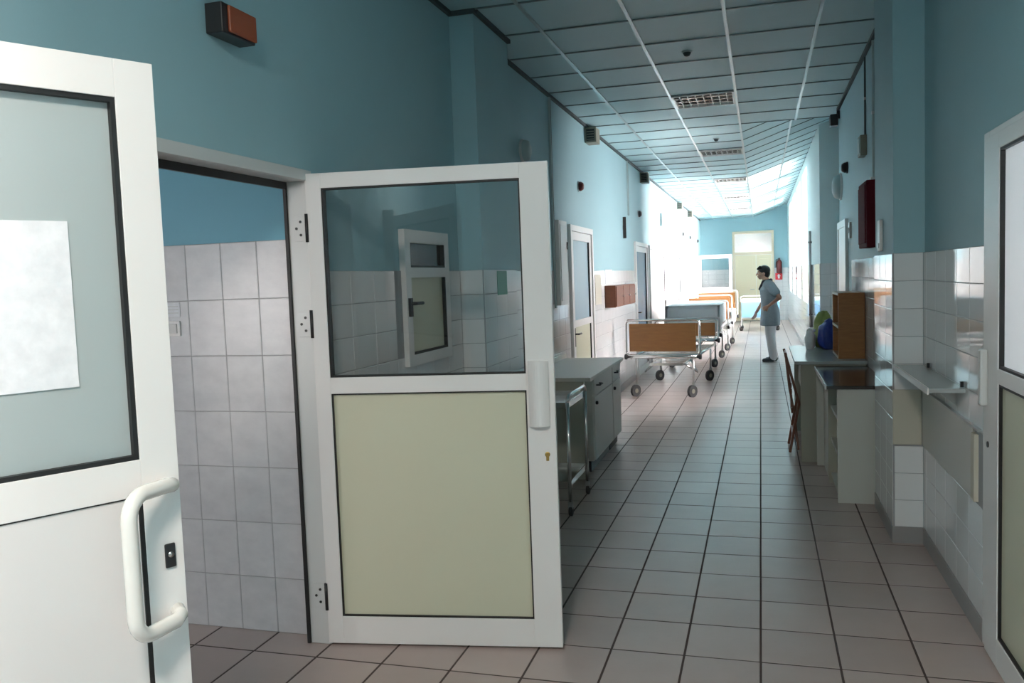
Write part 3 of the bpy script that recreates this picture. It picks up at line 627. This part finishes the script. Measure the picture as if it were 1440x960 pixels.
# guard board, ledge
t_ = fit('guard_board', 'smooth beige guard board across the right wall tiles and pillar', 'guard board')
box('wall_board', 'counter_white', t_, XRN-.018, XRN-.001, GY0+.06, 5.16, GU0, GU1, .002); box('end_strip', 'beige', t_, XRN-.024, XRN-.001, GY0, GY0+.06, GU0, .86, .002); box('pillar_board', 'beige', t_, .706, XRN-.02, 5.162, 5.18, GU0, GU1, .002)
box('top_bead', 'steel', t_, XRN-.024, XRN-.001, 3.86, 5.16, GU1, GU1+.01)
t_ = fit('wall_ledge', 'pale ledge shelf fixed to the right wall beside the pillar', 'shelf')
box('board', 'grey_top', t_, .715, XRN-.01, 4.14, 5.15, 1.005, 1.025, .003); box('front_edge', 'pvc_white', t_, .708, .715, 4.14, 5.15, .998, 1.028)
for y in (4.2, 5.0): k_ = MB().box(XRN-.022, XRN-.009, y-.008, y+.008, 1.025, 1.05).build('clip', 'black_plastic', t_)
for y in (4.35, 4.95): MB().add([(XRN-.01, y-.008, 1.005), (.76, y-.008, 1.005), (XRN-.01, y-.008, .92), (XRN-.01, y+.008, 1.005), (.76, y+.008, 1.005), (XRN-.01, y+.008, .92)], [(0,1,2),(3,5,4),(0,3,4,1),(1,4,5,2),(2,5,3,0)]).build('bracket', 'pvc_grey', t_)

# ------------------------------------------------------------------ ceiling lights
def ceiling_light(k, lab, watts=0):
    y0 = CYS+k*SY+.012; y1 = y0+SY-.024; x0, x1 = CX0+SX+.012, CX0+2*SX-.012
    t_ = thing('ceiling_light', lab, 'ceiling light', ((x0+x1)/2, (y0+y1)/2, HC), 0, 'recessed louvre lights in the corridor ceiling')
    W, Ln = (x1-x0)/2, (y1-y0)/2
    mb = MB(); mb.box(-W, W, -Ln, -Ln+.02, -.012, .03); mb.box(-W, W, Ln-.02, Ln, -.012, .03); mb.box(-W, -W+.02, -Ln+.02, Ln-.02, -.012, .03); mb.box(W-.02, W, -Ln+.02, Ln-.02, -.012, .03); mb.build('frame', 'lamp_white', t_)
    mb = MB(); mb.box(-W, W, -Ln, Ln, .075, .08); mb.box(-W, -W+.008, -Ln, Ln, 0, .075); mb.box(W-.008, W, -Ln, Ln, 0, .075); mb.box(-W, W, -Ln, -Ln+.008, 0, .075); mb.box(-W, W, Ln-.008, Ln, 0, .075); mb.build('housing', 'reflector', t_)
    if watts:
        l = bpy.data.lights.new('lamp', 'AREA'); l.shape = 'RECTANGLE'; l.size = 2*W-.06; l.size_y = 2*Ln-.06; l.energy = watts; l.color = (1.0, 0.89, 0.79)  # warm fill, used only by the fixture added behind the camera
        o = bpy.data.objects.new('lamp', l); C.objects.link(o); o.parent = t_; o.location = (0, 0, -.02)
    for i in range(1, 8): box('louvre', 'lamp_white', t_, -W+2*W*i/8-.004, -W+2*W*i/8+.004, -Ln+.02, Ln-.02, -.006, .035)
    for i in range(1, 4): box('divider', 'reflector', t_, -W+.02, W-.02, -Ln+2*Ln*i/4-.006, -Ln+2*Ln*i/4+.006, -.008, .03)
    for i in range(4): y = -Ln+2*Ln*(i+.5)/4; MB().cyl((-W+.02, y, .055), (W-.02, y, .055), .013, 10).build('tube_lamp', 'lamp_white', t_, smooth=True)
for k, lab in ((4, 'nearest louvred ceiling light, white and unlit'), (10, 'second louvred ceiling light from the front'), (16, 'third louvred ceiling light from the front'), (22, 'fourth louvred ceiling light from the front'), (28, 'farthest louvred ceiling light near the end wall')): ceiling_light(k, lab)
ceiling_light(-10, 'unseen lit louvred ceiling light added over the near end of the corridor', 84)  # added behind the camera as warm fill for the near end
for y, lab in ((6.71, 'small dark detector in the ceiling before the first light'), (11.15, 'small dark detector in the ceiling between the first two lights')):
    t_ = thing('smoke_detector', lab, 'detector', (-.513, y, HC), 0, 'ceiling detectors'); MB().lathe([(.03, .002), (.03, -.012), (.02, -.03), (.008, -.034)], (0, 0, 0), 'z', 16).build('head', 'dark_gap', t_, smooth=True); MB().lathe([(.04, .003), (.04, -.006)], (0, 0, 0), 'z', 16).build('base', 'device_grey', t_)

# ------------------------------------------------------------------ left worktop, cupboards, trolley
t_ = thing('worktop', 'pale worktop along the left wall above the cupboards', 'worktop', (0, 0, 0)); box('slab', 'worktop', t_, XL+.01, -1.27, 6.4, 8.02, .772, .803, .004); box('backsplash', 'worktop', t_, XL+.009, XL+.03, 6.4, 8.02, .803, .85, .003)
box('support_panel', 'cab_olive', t_, XL+.02, -1.33, 6.42, 6.45, 0, .772)
def cupboard(y0, y1, lab, nd):
    t_ = thing('base_cupboard', lab, 'cupboard', (-1.56, (y0+y1)/2, 0), 0, 'white cupboards under the left worktop')
    ox, oy = 1.56, -(y0+y1)/2
    def B(nm, mt, a, b, c, d, e, f_, bev=0, P=t_): return box(nm, mt, P, a+ox, b+ox, c+oy, d+oy, e, f_, bev)
    B('body', 'cab_white', -1.83, -1.315, y0, y1, .09, .768); B('plinth', 'black_plastic', -1.83, -1.34, y0+.01, y1-.01, 0, .09)
    w_ = (y1-y0)/nd
    for i in range(nd):
        a, b = y0+i*w_+.004, y0+(i+1)*w_-.004
        d_ = B('drawer', 'counter_white', -1.315, -1.297, a, b, .62, .76, .003); MB().tube([(-1.297+ox, a+.08+oy, .70), (-1.265+ox, a+.09+oy, .70), (-1.265+ox, a+.2+oy, .70), (-1.297+ox, a+.21+oy, .70)], .006, 8).build('handle', 'black_plastic', d_)
        d_ = B('door', 'counter_white', -1.315, -1.297, a, b, .1, .612, .003); MB().lathe([(.014, 0), (.016, .012), (.010, .02)], (-1.297+ox, a+.05+oy, .56), 'x', 12).build('knob', 'black_plastic', d_)
cupboard(6.68, 7.54, 'nearer white cupboard with drawer and door under the left worktop', 1); cupboard(7.56, 8.0, 'farther narrow white cupboard at the bed end of the left worktop', 1)
t_ = thing('steel_trolley', 'chrome tube trolley with two trays half hidden behind the open door', 'trolley', (-1.49, 5.69, 0))
for sx in (-1, 1):
    for sy in (-1, 1):
        x, y = sx*.26, sy*.29
        p_ = MB().cyl((x, y, .1), (x, y, .76), .0125, 10).build('post', 'chrome', t_, smooth=True)
        f_ = MB().box(x-.016, x+.016, y-.004, y+.004, .05, .1).build('caster_fork', 'steel', t_); MB().lathe([(.03, -.012), (.034, -.008), (.034, .008), (.03, .012)], (x, y+.01, .034), 'x', 14).build('wheel', 'rubber', f_)
for sx in (-1, 1):
    x = sx*.26; MB().tube([(x, -.29, .76), (x, -.28, .785), (x, -.25, .80), (x, .25, .80), (x, .28, .785), (x, .29, .76)], .0125, 10).build('side_rail', 'chrome', t_, smooth=True)
for z in (.72, .19):
    tr = box('tray', 'steel', t_, -.255, .255, -.285, .285, z, z+.006); mb = MB()
    mb.box(-.258, -.252, -.285, .285, z, z+.04); mb.box(.252, .258, -.285, .285, z, z+.04); mb.box(-.252, .252, -.288, -.282, z, z+.04); mb.box(-.252, .252, .282, .288, z, z+.04); mb.build('tray_rim', 'chrome', tr)

# ------------------------------------------------------------------ right counter, desk, bookcase, chair, bags
t_ = thing('shelf_counter', 'narrow white counter with glossy dark top against the right wall', 'counter', (0, 0, 0))
box('top', 'dark_top', t_, .41, XR-.012, 5.985, 7.22, .772, .795, .003); box('top_edge', 'pvc_white', t_, .402, .41, 5.985, 7.22, .770, .795)
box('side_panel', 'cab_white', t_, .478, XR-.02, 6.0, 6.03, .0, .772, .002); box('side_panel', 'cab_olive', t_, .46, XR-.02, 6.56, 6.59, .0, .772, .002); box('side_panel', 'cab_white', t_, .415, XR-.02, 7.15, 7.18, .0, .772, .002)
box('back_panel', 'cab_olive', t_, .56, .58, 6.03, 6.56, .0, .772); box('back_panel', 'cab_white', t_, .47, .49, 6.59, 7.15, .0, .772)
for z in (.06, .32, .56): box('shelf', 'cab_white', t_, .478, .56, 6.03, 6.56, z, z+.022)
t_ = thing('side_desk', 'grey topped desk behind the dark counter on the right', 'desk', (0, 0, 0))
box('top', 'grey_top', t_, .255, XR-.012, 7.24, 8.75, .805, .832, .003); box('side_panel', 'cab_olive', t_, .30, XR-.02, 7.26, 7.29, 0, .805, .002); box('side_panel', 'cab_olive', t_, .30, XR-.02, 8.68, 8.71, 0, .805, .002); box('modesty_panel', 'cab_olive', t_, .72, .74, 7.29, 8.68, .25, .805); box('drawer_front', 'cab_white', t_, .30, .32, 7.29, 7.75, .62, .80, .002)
t_ = thing('desk_bookcase', 'brown open wooden bookcase standing on the grey desk', 'bookcase', (0, 0, 0))
bx0, bx1, by0, by1, bz0, bz1 = .605, XR-.012, 7.42, 8.0, .832, 1.372
box('side_panel', 'wood_orange', t_, bx0, bx1, by0, by0+.02, bz0, bz1, .002); box('side_panel', 'wood_orange', t_, bx0, bx1, by1-.02, by1, bz0, bz1, .002)
for z in (bz0, bz0+.25, bz1-.02): s_ = box('shelf', 'wood_orange', t_, bx0, bx1-.012, by0+.02, by1-.02, z, z+.02); box('shelf_edge', 'beige', s_, bx0-.003, bx0, by0+.02, by1-.02, z, z+.02)
box('back_panel', 'wood_red', t_, bx1-.012, bx1, by0+.02, by1-.02, bz0, bz1)
# folding chair leaning at the desk
t_ = thing('folding_chair', 'folded dark wooden chair leaning on the grey desk edge', 'chair', (0, 7.6, 0))
def bar(a, b, w_, d_, nm, mt='chair_wood'):
    a, b = Vector(a), Vector(b); z = (b-a).normalized(); y = Vector((0, 1, 0)); x = y.cross(z).normalized()
    vs_ = [p+sx*x*d_/2+sy*y*w_/2 for p in (a, b) for sx, sy in ((-1,-1),(1,-1),(1,1),(-1,1))]
    return MB().add(vs_, [(0,3,2,1),(4,5,6,7),(0,1,5,4),(1,2,6,5),(2,3,7,6),(3,0,4,7)]).build(nm, mt, t_, .002)
for y in (.02, .40):
    bar((.19, y, .87), (.30, y, .43), .03, .022, 'back_post', 'chair_wood'); bar((.30, y, .43), (.275, y, .30), .03, .022, 'leg_joint')
    bar((.275, y, .30), (.222, y, 0.005), .03, .022, 'leg', 'wood_red')
    bar((.205, y+.032, .80), (.235, y+.032, .5), .022, .018, 'fold_bar'); bar((.235, y+.032, .5), (.262, y+.032, .35), .022, .018, 'fold_bar'); bar((.262, y+.032, .35), (.292, y+.032, .02), .022, .018, 'leg')
for zc_ in (.83, .72): fx = .19+(.87-zc_)*.25; box('back_slat', 'chair_wood', t_, fx-.008, fx+.008, .035, .385, zc_-.03, zc_+.03, .002)
for i in range(5): z0 = .34+i*.055; box('seat_slat', 'wood_red', t_, .237-(.002*i), .251-(.002*i), .05, .37, z0, z0+.045, .002)
box('stretcher', 'chair_wood', t_, .24, .255, .035, .385, .15, .18)
def crumple(x, y, z, s=.12, ph=0):
    d = 1+s*(math.sin(5*x+ph)*math.cos(4*y+2*ph)+.6*math.sin(7*z+3*x+ph)); zz = max(z, -.8); return (x*d, y*d, zz*d if zz > -.8 else -.8)
for nm, mt, lab, c, rd, ph, cat in (('plastic_bag', 'bag_blue', 'crumpled dark blue plastic bag behind the bookcase', (.585, 8.30, .955), (.085, .10, .15), 0.3, 'bag'), ('plastic_bag', 'bag_green', 'yellowish green bag at the back of the desk', (.56, 8.55, .985), (.085, .08, .19), 1.7, 'bag'), ('plastic_bag', 'bag_white', 'white plastic bag on the desk beside the blue bag', (.43, 8.33, .915), (.05, .07, .102), 2.9, 'bag')):
    t_ = thing(nm, lab, cat, (0, 0, 0), 0, 'bags on the desk')
    MB().ellipsoid(c, rd, 22, 16, lambda x, y, z, ph=ph: crumple(x, y, z, .09, ph)).build('sack', mt, t_, smooth=True)
    MB().ellipsoid((c[0]+.01, c[1], c[2]+rd[2]*.9), (.035, .04, .022), 12, 8, lambda x, y, z, ph=ph: crumple(x, y, z, .2, ph)).build('tied_neck', mt, t_, smooth=True)
t_ = thing('green_bottle', 'small green bottle at the desk edge by the bags', 'bottle', (.44, 8.52, .832)); MB().lathe([(.03, 0), (.034, .01), (.034, .09), (.014, .12), (.013, .14)], (0, 0, 0), 'z', 16).build('body', 'bottle_green', t_, smooth=True); MB().lathe([(.016, .14), (.016, .165)], (0, 0, 0), 'z', 14).build('cap', 'white_print', t_)

# ------------------------------------------------------------------ beds
def rounded_rect(x0, x1, z0, z1, r, y, n=5):
    P = []
    for cx, cz, a0 in ((x1-r, z1-r, 0), (x0+r, z1-r, PI/2), (x0+r, z0+r, PI), (x1-r, z0+r, 1.5*PI)):
        for i in range(n+1): a = a0+PI/2*i/n; P.append((cx+r*math.cos(a), y, cz+r*math.sin(a)))
    return P
def caster(P, x, y, R, rot=1.0):
    f_ = MB().box(-.018, .018, -.012, .012, R*1.2, 2*R+.03).build('caster_fork', 'steel', P, loc=(x, y, 0)); f_.rotation_euler = (0, 0, rot)
    MB().lathe([(R*.6, -.016), (R, -.018), (R, .018), (R*.6, .016)], (-.025, 0, R), 'y', 20).build('wheel', 'tyre_grey', f_); MB().lathe([(R*.38, -.02), (R*.38, .02)], (-.025, 0, R), 'y', 14).build('hub', 'box_brown', f_)
def bed(label, loc, rz, W, L, foot, head, mt_board, mt_tube, R=.078, deck=.5, inset=.18, legs=.56, mattress=None, pillow=False):
    t_ = thing('hospital_bed', label, 'bed', loc, rz, 'hospital beds parked along the corridor')
    for (z0, z1), y, nm in ((foot, 0, 'footboard'), (head, L, 'headboard')):
        MB().tube(rounded_rect(-W/2, W/2, z0-.05, z1+.045, .05, y), .015, 10, closed=True).build(nm+'_frame', mt_tube, t_, smooth=True)
        b_ = box(nm, mt_board, t_, -W/2+.045, W/2-.045, y-.009, y+.009, z0, z1, .003)
        MB().cyl((-W/2+.01, y, z0-.07), (W/2-.01, y, z0-.07), .022, 12).build(nm+'_bar', mt_tube, t_, smooth=True)
        for s in (-1, 1): MB().lathe([(.02, -.02), (.035, -.015), (.035, .015), (.02, .02)], (s*(W/2+.005), y, z0-.07), 'x', 14).build('bumper', 'rubber', t_)
    for s in (-1, 1): MB().tube([(s*(W/2-.06), .0, deck), (s*(W/2-.06), L, deck)], .02, 10).build('side_rail', mt_tube, t_, smooth=True)
    for i in range(9): y = .1+i*(L-.2)/8; box('deck_slat', mt_tube, t_, -W/2+.07, W/2-.07, y-.03, y+.03, deck-.005, deck+.008)
    box('under_frame', mt_tube, t_, -W/2+.25, W/2-.25, .25, L-.25, deck-.13, deck-.1)
    for s in (-1, 1): MB().tube([(s*(W/2-.25), .35, deck-.12), (s*(W/2-.12), .6, deck-.25), (s*(W/2-.25), .9, deck-.12)], .012, 8).build('brace', mt_tube, t_, smooth=True)
    for sx in (-1, 1):
        for y in (inset, L-inset): MB().cyl((sx*W*.39, y, 2*R), (sx*W*.39, y, deck), .015, 10).build('leg', 'steel', t_, smooth=True); caster(t_, sx*W*.39, y, R)
    if mattress:
        mm, z0, z1 = mattress
        box('mattress', mm, t_, -W/2+.03, W/2-.03, .03, L-.03, z0, z1, .05)
        mb = MB(); mb.box(-W/2, W/2, .02, L*.72, z1, z1+.012); mb.box(-W/2, -W/2+.012, .02, L*.72, z0-.08, z1); mb.box(W/2-.012, W/2, .02, L*.72, z0-.08, z1); mb.build('blanket', 'linen_grey', t_, .005)
    if pillow: MB().ellipsoid((0, L-.3, mattress[2]+.06), (.3, .19, .08), 18, 10).build('pillow', 'linen', t_, smooth=True)
    return t_
bed('bare steel hospital bed in front with two brown boards and large wheels', (-1.213, 10.86, 0), -.07, .935, 1.95, (.60, .955), (.65, .84), 'wood_bed', 'chrome', inset=.12, deck=.52)
bed('second bed with white frame and pale grey blanket', (-1.10, 14.3, 0), -.03, .90, 1.95, (.62, .80), (.62, 1.0), 'bed_white', 'bed_white', mattress=('linen', .80, 1.03), deck=.62, R=.07)
bed('third bed with orange brown wooden boards beyond the blanketed bed', (-1.0, 17.4, 0), -.03, .88, 1.95, (.64, 1.07), (.66, 1.12), 'wood_orange', 'bed_white', mattress=('linen', .62, .78), deck=.5, R=.07)
t_ = thing('hospital_trolley', 'far stretcher with light blue side panel behind the standing person', 'stretcher', (-.02, 23.2, 0))
box('side_panel', 'bed_blue', t_, -.48, .48, 0, .02, .36, .76, .02); box('mattress', 'linen', t_, -.49, .49, .02, .66, .72, .84, .04); MB().tube([(-.5, 0, .78), (-.5, 0, .9), (-.42, 0, .92), (.42, 0, .92), (.5, 0, .9), (.5, 0, .78)], .014, 8).build('side_rail', 'bed_white', t_, smooth=True)
box('frame', 'bed_white', t_, -.5, .5, .03, .66, .33, .37)
for sx in (-.48, .44):
    for y in (.05, .62): MB().cyl((sx, y, .13), (sx, y, .36), .016, 8).build('leg', 'steel', t_); caster(t_, sx, y, .065)
t_ = thing('red_fire_box', 'dark red extinguisher hanging on the end wall right of the door', 'extinguisher'); MB().lathe([(.07, -.25), (.085, -.22), (.085, .1), (.05, .16), (.02, .19)], (.56, YE-.1, 1.72), 'z', 16).build('cylinder', 'sounder_red', t_, smooth=True); MB().box(.53, .59, YE-.12, YE-.08, 1.9, 1.95).build('valve', 'black_plastic', t_); box('bracket', 'black_plastic', t_, .5, .62, YE-.012, YE, 1.6, 1.66); MB().tube([(.56, YE-.1, 1.93), (.47, YE-.1, 1.9), (.46, YE-.1, 1.65)], .012, 8).build('hose', 'black_plastic', t_)
t_ = thing('fire_sign', 'red square sign with white symbol below the extinguisher', 'sign'); box('plate', 'red_sign', t_, .44, .65, YE-.014, YE-.009, 1.27, 1.48); box('symbol', 'white_print', t_, .52, .57, YE-.016, YE-.014, 1.31, 1.44); box('symbol', 'white_print', t_, .495, .595, YE-.016, YE-.014, 1.38, 1.4)

# ------------------------------------------------------------------ person
def capsule(mb, a, b, ra, rb_, n=14, sq=1.0, sqaxis=None):
    a, b = Vector(a), Vector(b); t = (b-a); L = t.length; t = t/L if L > 1e-6 else Vector((0, 0, 1))
    ref = Vector((0, 1, 0)) if abs(t.y) < .9 else Vector((1, 0, 0)); u = ref.cross(t).normalized(); v = t.cross(u)
    P = []
    for i in range(5): e = -PI/2+PI/2*i/4.0; P.append((a+t*ra*math.sin(e), ra*math.cos(e)))
    for i in range(5): e = PI/2*i/4.0; P.append((b+t*rb_*math.sin(e), rb_*math.cos(e)))
    rings = [[p+max(r, .0005)*(math.cos(2*PI*k/n)*u+sq*math.sin(2*PI*k/n)*v) for k in range(n)] for p, r in P]
    vs_ = [q for r in rings for q in r]; fs = [(i*n+k, i*n+(k+1) % n, (i+1)*n+(k+1) % n, (i+1)*n+k) for i in range(len(P)-1) for k in range(n)]
    fs += [tuple(range(n-1, -1, -1)), tuple((len(P)-1)*n+k for k in range(n))]
    mb.add(vs_, fs)
def remeshed(mb, name, m, parent, vox, smooth=4):
    o = mb.build(name, m, None); md = o.modifiers.new('r', 'REMESH'); md.mode = 'VOXEL'; md.voxel_size = vox
    if smooth: s_ = o.modifiers.new('s', 'SMOOTH'); s_.iterations = smooth; s_.factor = .5
    bpy.context.view_layer.update()
    me = bpy.data.meshes.new_from_object(o.evaluated_get(bpy.context.evaluated_depsgraph_get()))
    bpy.data.objects.remove(o); me.name = name
    for p in me.polygons: p.use_smooth = True
    if not me.materials: me.materials.append(MATS[m])
    r = bpy.data.objects.new(name, me); C.objects.link(r); r.parent = parent
    return r
pe = thing('person', 'standing person in grey-blue tunic and white trousers, hand on hip', 'person', (.10, 15.2, 0), 0)
# facing -x; the left side (y < 0) is towards the camera
b = MB()
hd = Vector((-.065, 0, 1.53))
b.ellipsoid(hd+Vector((.012, 0, .025)), (.092, .072, .095), 18, 14); capsule(b, hd+Vector((-.03, 0, -.035)), hd+Vector((-.042, 0, -.07)), .055, .036)
capsule(b, hd+Vector((-.092, 0, .008)), hd+Vector((-.104, 0, -.026)), .010, .014); capsule(b, hd+Vector((-.078, -.012, -.055)), hd+Vector((-.078, .012, -.055)), .012, .012)
capsule(b, hd+Vector((-.07, -.032, .03)), hd+Vector((-.07, .032, .03)), .016, .016)
for s in (-1, 1): b.ellipsoid(hd+Vector((.015, s*.073, -.005)), (.018, .010, .032), 10, 8)
capsule(b, hd+Vector((.015, 0, -.04)), (.01, 0, 1.36), .052, .058)
capsule(b, (.02, -.10, 1.30), (.02, .10, 1.30), .085, .085); capsule(b, (.025, 0, 1.28), (.02, 0, 1.05), .115, .10); capsule(b, (.02, 0, 1.05), (.05, 0, .86), .10, .125)
for s in (-1, 1):
    capsule(b, (.05, s*.075, .84), (.04, s*.085, .48), .088, .058); capsule(b, (.04, s*.085, .48), (.085, s*.085, .09), .054, .036)
    capsule(b, (.085, s*.085, .06), (-.03, s*.09, .035), .036, .026)
def arm(sh, el, wr, hand_dir, curl, side):
    sh, el, wr, hd_ = Vector(sh), Vector(el), Vector(wr), Vector(hand_dir).normalized()
    capsule(b, sh, el, .05, .038); capsule(b, el, wr, .037, .025)
    palm = wr+hd_*.075; cr = Vector(curl).normalized(); ac = hd_.cross(cr).normalized()
    for k in (-1, 0, 1): capsule(b, wr+hd_*.01+ac*.012*k, palm+ac*.024*k, .015, .014)
    for i, (o_, ln) in enumerate(((-.033, .062), (-.011, .074), (.011, .070), (.032, .054))):
        p0 = palm+ac*o_; p1 = p0+(hd_*.85+cr*.4).normalized()*ln*.5; p2 = p1+(hd_*.45+cr*.85).normalized()*ln*.5
        capsule(b, p0, p1, .0095, .009, 8); capsule(b, p1, p2, .009, .0075, 8)
    q0 = wr+hd_*.03+ac*.03*side; q1 = q0+(ac*side*.7+hd_*.7+cr*.3).normalized()*.04; q2 = q1+(hd_+cr*.5).normalized()*.028
    capsule(b, q0, q1, .012, .0105, 8); capsule(b, q1, q2, .0105, .009, 8)
arm((.055, -.165, 1.33), (.20, -.27, 1.115), (.02, -.20, .975), (-.75, .35, -.45), (.1, .9, -.3), 1)
arm((.0, .165, 1.33), (-.06, .21, 1.05), (-.185, .19, .855), (-.35, 0, -.93), (-.5, -.3, -.2), -1)
remeshed(b, 'body', 'skin', pe, .0065, 3)
c = MB()   # tunic
def loft(mb, rings, n=24):
    vs_ = []; fs = []
    for (cx, cy, z, rx, ry) in rings:
        for k in range(n): a = 2*PI*k/n; wv = 1+.03*math.sin(5*a+z*9); vs_.append((cx+rx*wv*math.cos(a), cy+ry*wv*math.sin(a), z))
    for i in range(len(rings)-1):
        for k in range(n): fs.append((i*n+k, i*n+(k+1) % n, (i+1)*n+(k+1) % n, (i+1)*n+k))
    fs += [tuple(range(n-1, -1, -1)), tuple((len(rings)-1)*n+k for k in range(n))]
    mb.add(vs_, fs)
loft(c, [(.045, 0, .635, .165, .215), (.045, 0, .75, .165, .215), (.045, 0, .86, .158, .205), (.03, 0, 1.0, .135, .175), (.025, 0, 1.12, .135, .175), (.02, 0, 1.25, .142, .19), (.02, 0, 1.33, .115, .17), (.015, 0, 1.385, .075, .10)])
capsule(c, (.02, -.11, 1.325), (.02, .11, 1.325), .095, .095); capsule(c, (.05, -.155, 1.325), (.14, -.225, 1.20), .082, .074); capsule(c, (.005, .155, 1.325), (-.035, .195, 1.17), .08, .072)
remeshed(c, 'tunic', 'tunic', pe, .010, 4)
c = MB()
for q in (-1, 1): capsule(c, (.06, q*.06, 1.405), (-.06, q*.075, 1.385), .03, .028); capsule(c, (-.06, q*.075, 1.385), (-.125, q*.02, 1.26), .028, .018)
capsule(c, (.065, -.06, 1.41), (.065, .06, 1.41), .03, .03); capsule(c, (-.04, -.09, 1.385), (-.105, -.075, 1.31), .022, .018)
remeshed(c, 'collar', 'collar', pe, .007, 2)
box('name_badge', 'white_print', pe, -.124, -.118, -.11, -.06, 1.19, 1.22)
c = MB()
for s in (-1, 1): capsule(c, (.05, s*.08, .82), (.045, s*.088, .48), .115, .085); capsule(c, (.045, s*.088, .48), (.085, s*.088, .10), .084, .068)
remeshed(c, 'trousers', 'trousers', pe, .010, 4)
for s in (-1, 1):
    sx = -.03 if s < 0 else .02
    c = MB(); capsule(c, (.10+sx, s*.09, .052), (-.03+sx, s*.095, .042), .046, .038); capsule(c, (.085+sx, s*.088, .06), (.085+sx, s*.088, .10), .045, .045); o = remeshed(c, 'shoe', 'shoe', pe, .007, 2)
    MB().ellipsoid((.035+sx, s*.092, .010), (.115, .046, .010), 18, 6).build('sole', 'sole', o)
c = MB(); c.ellipsoid(hd+Vector((.026, 0, .05)), (.102, .086, .088), 18, 12); c.ellipsoid(hd+Vector((.062, 0, .0)), (.062, .076, .085), 16, 12)
for k in range(7): a = -.06+.02*k; capsule(c, hd+Vector((-.045, a, .105)), hd+Vector((-.088, a*.9, .075)), .026, .014)
remeshed(c, 'hair', 'hair', pe, .007, 2)
for s in (-1, 1): e_ = MB().ellipsoid(hd+Vector((-.077, s*.029, .008)), (.010, .013, .008), 10, 8).build('eye', 'eye_white', pe, smooth=True); MB().ellipsoid(hd+Vector((-.085, s*.029, .008)), (.004, .006, .006), 8, 6).build('iris', 'hair', e_, smooth=True)
MB().ellipsoid(hd+Vector((-.088, 0, -.055)), (.006, .022, .007), 10, 6).build('mouth', 'lip', pe, smooth=True)
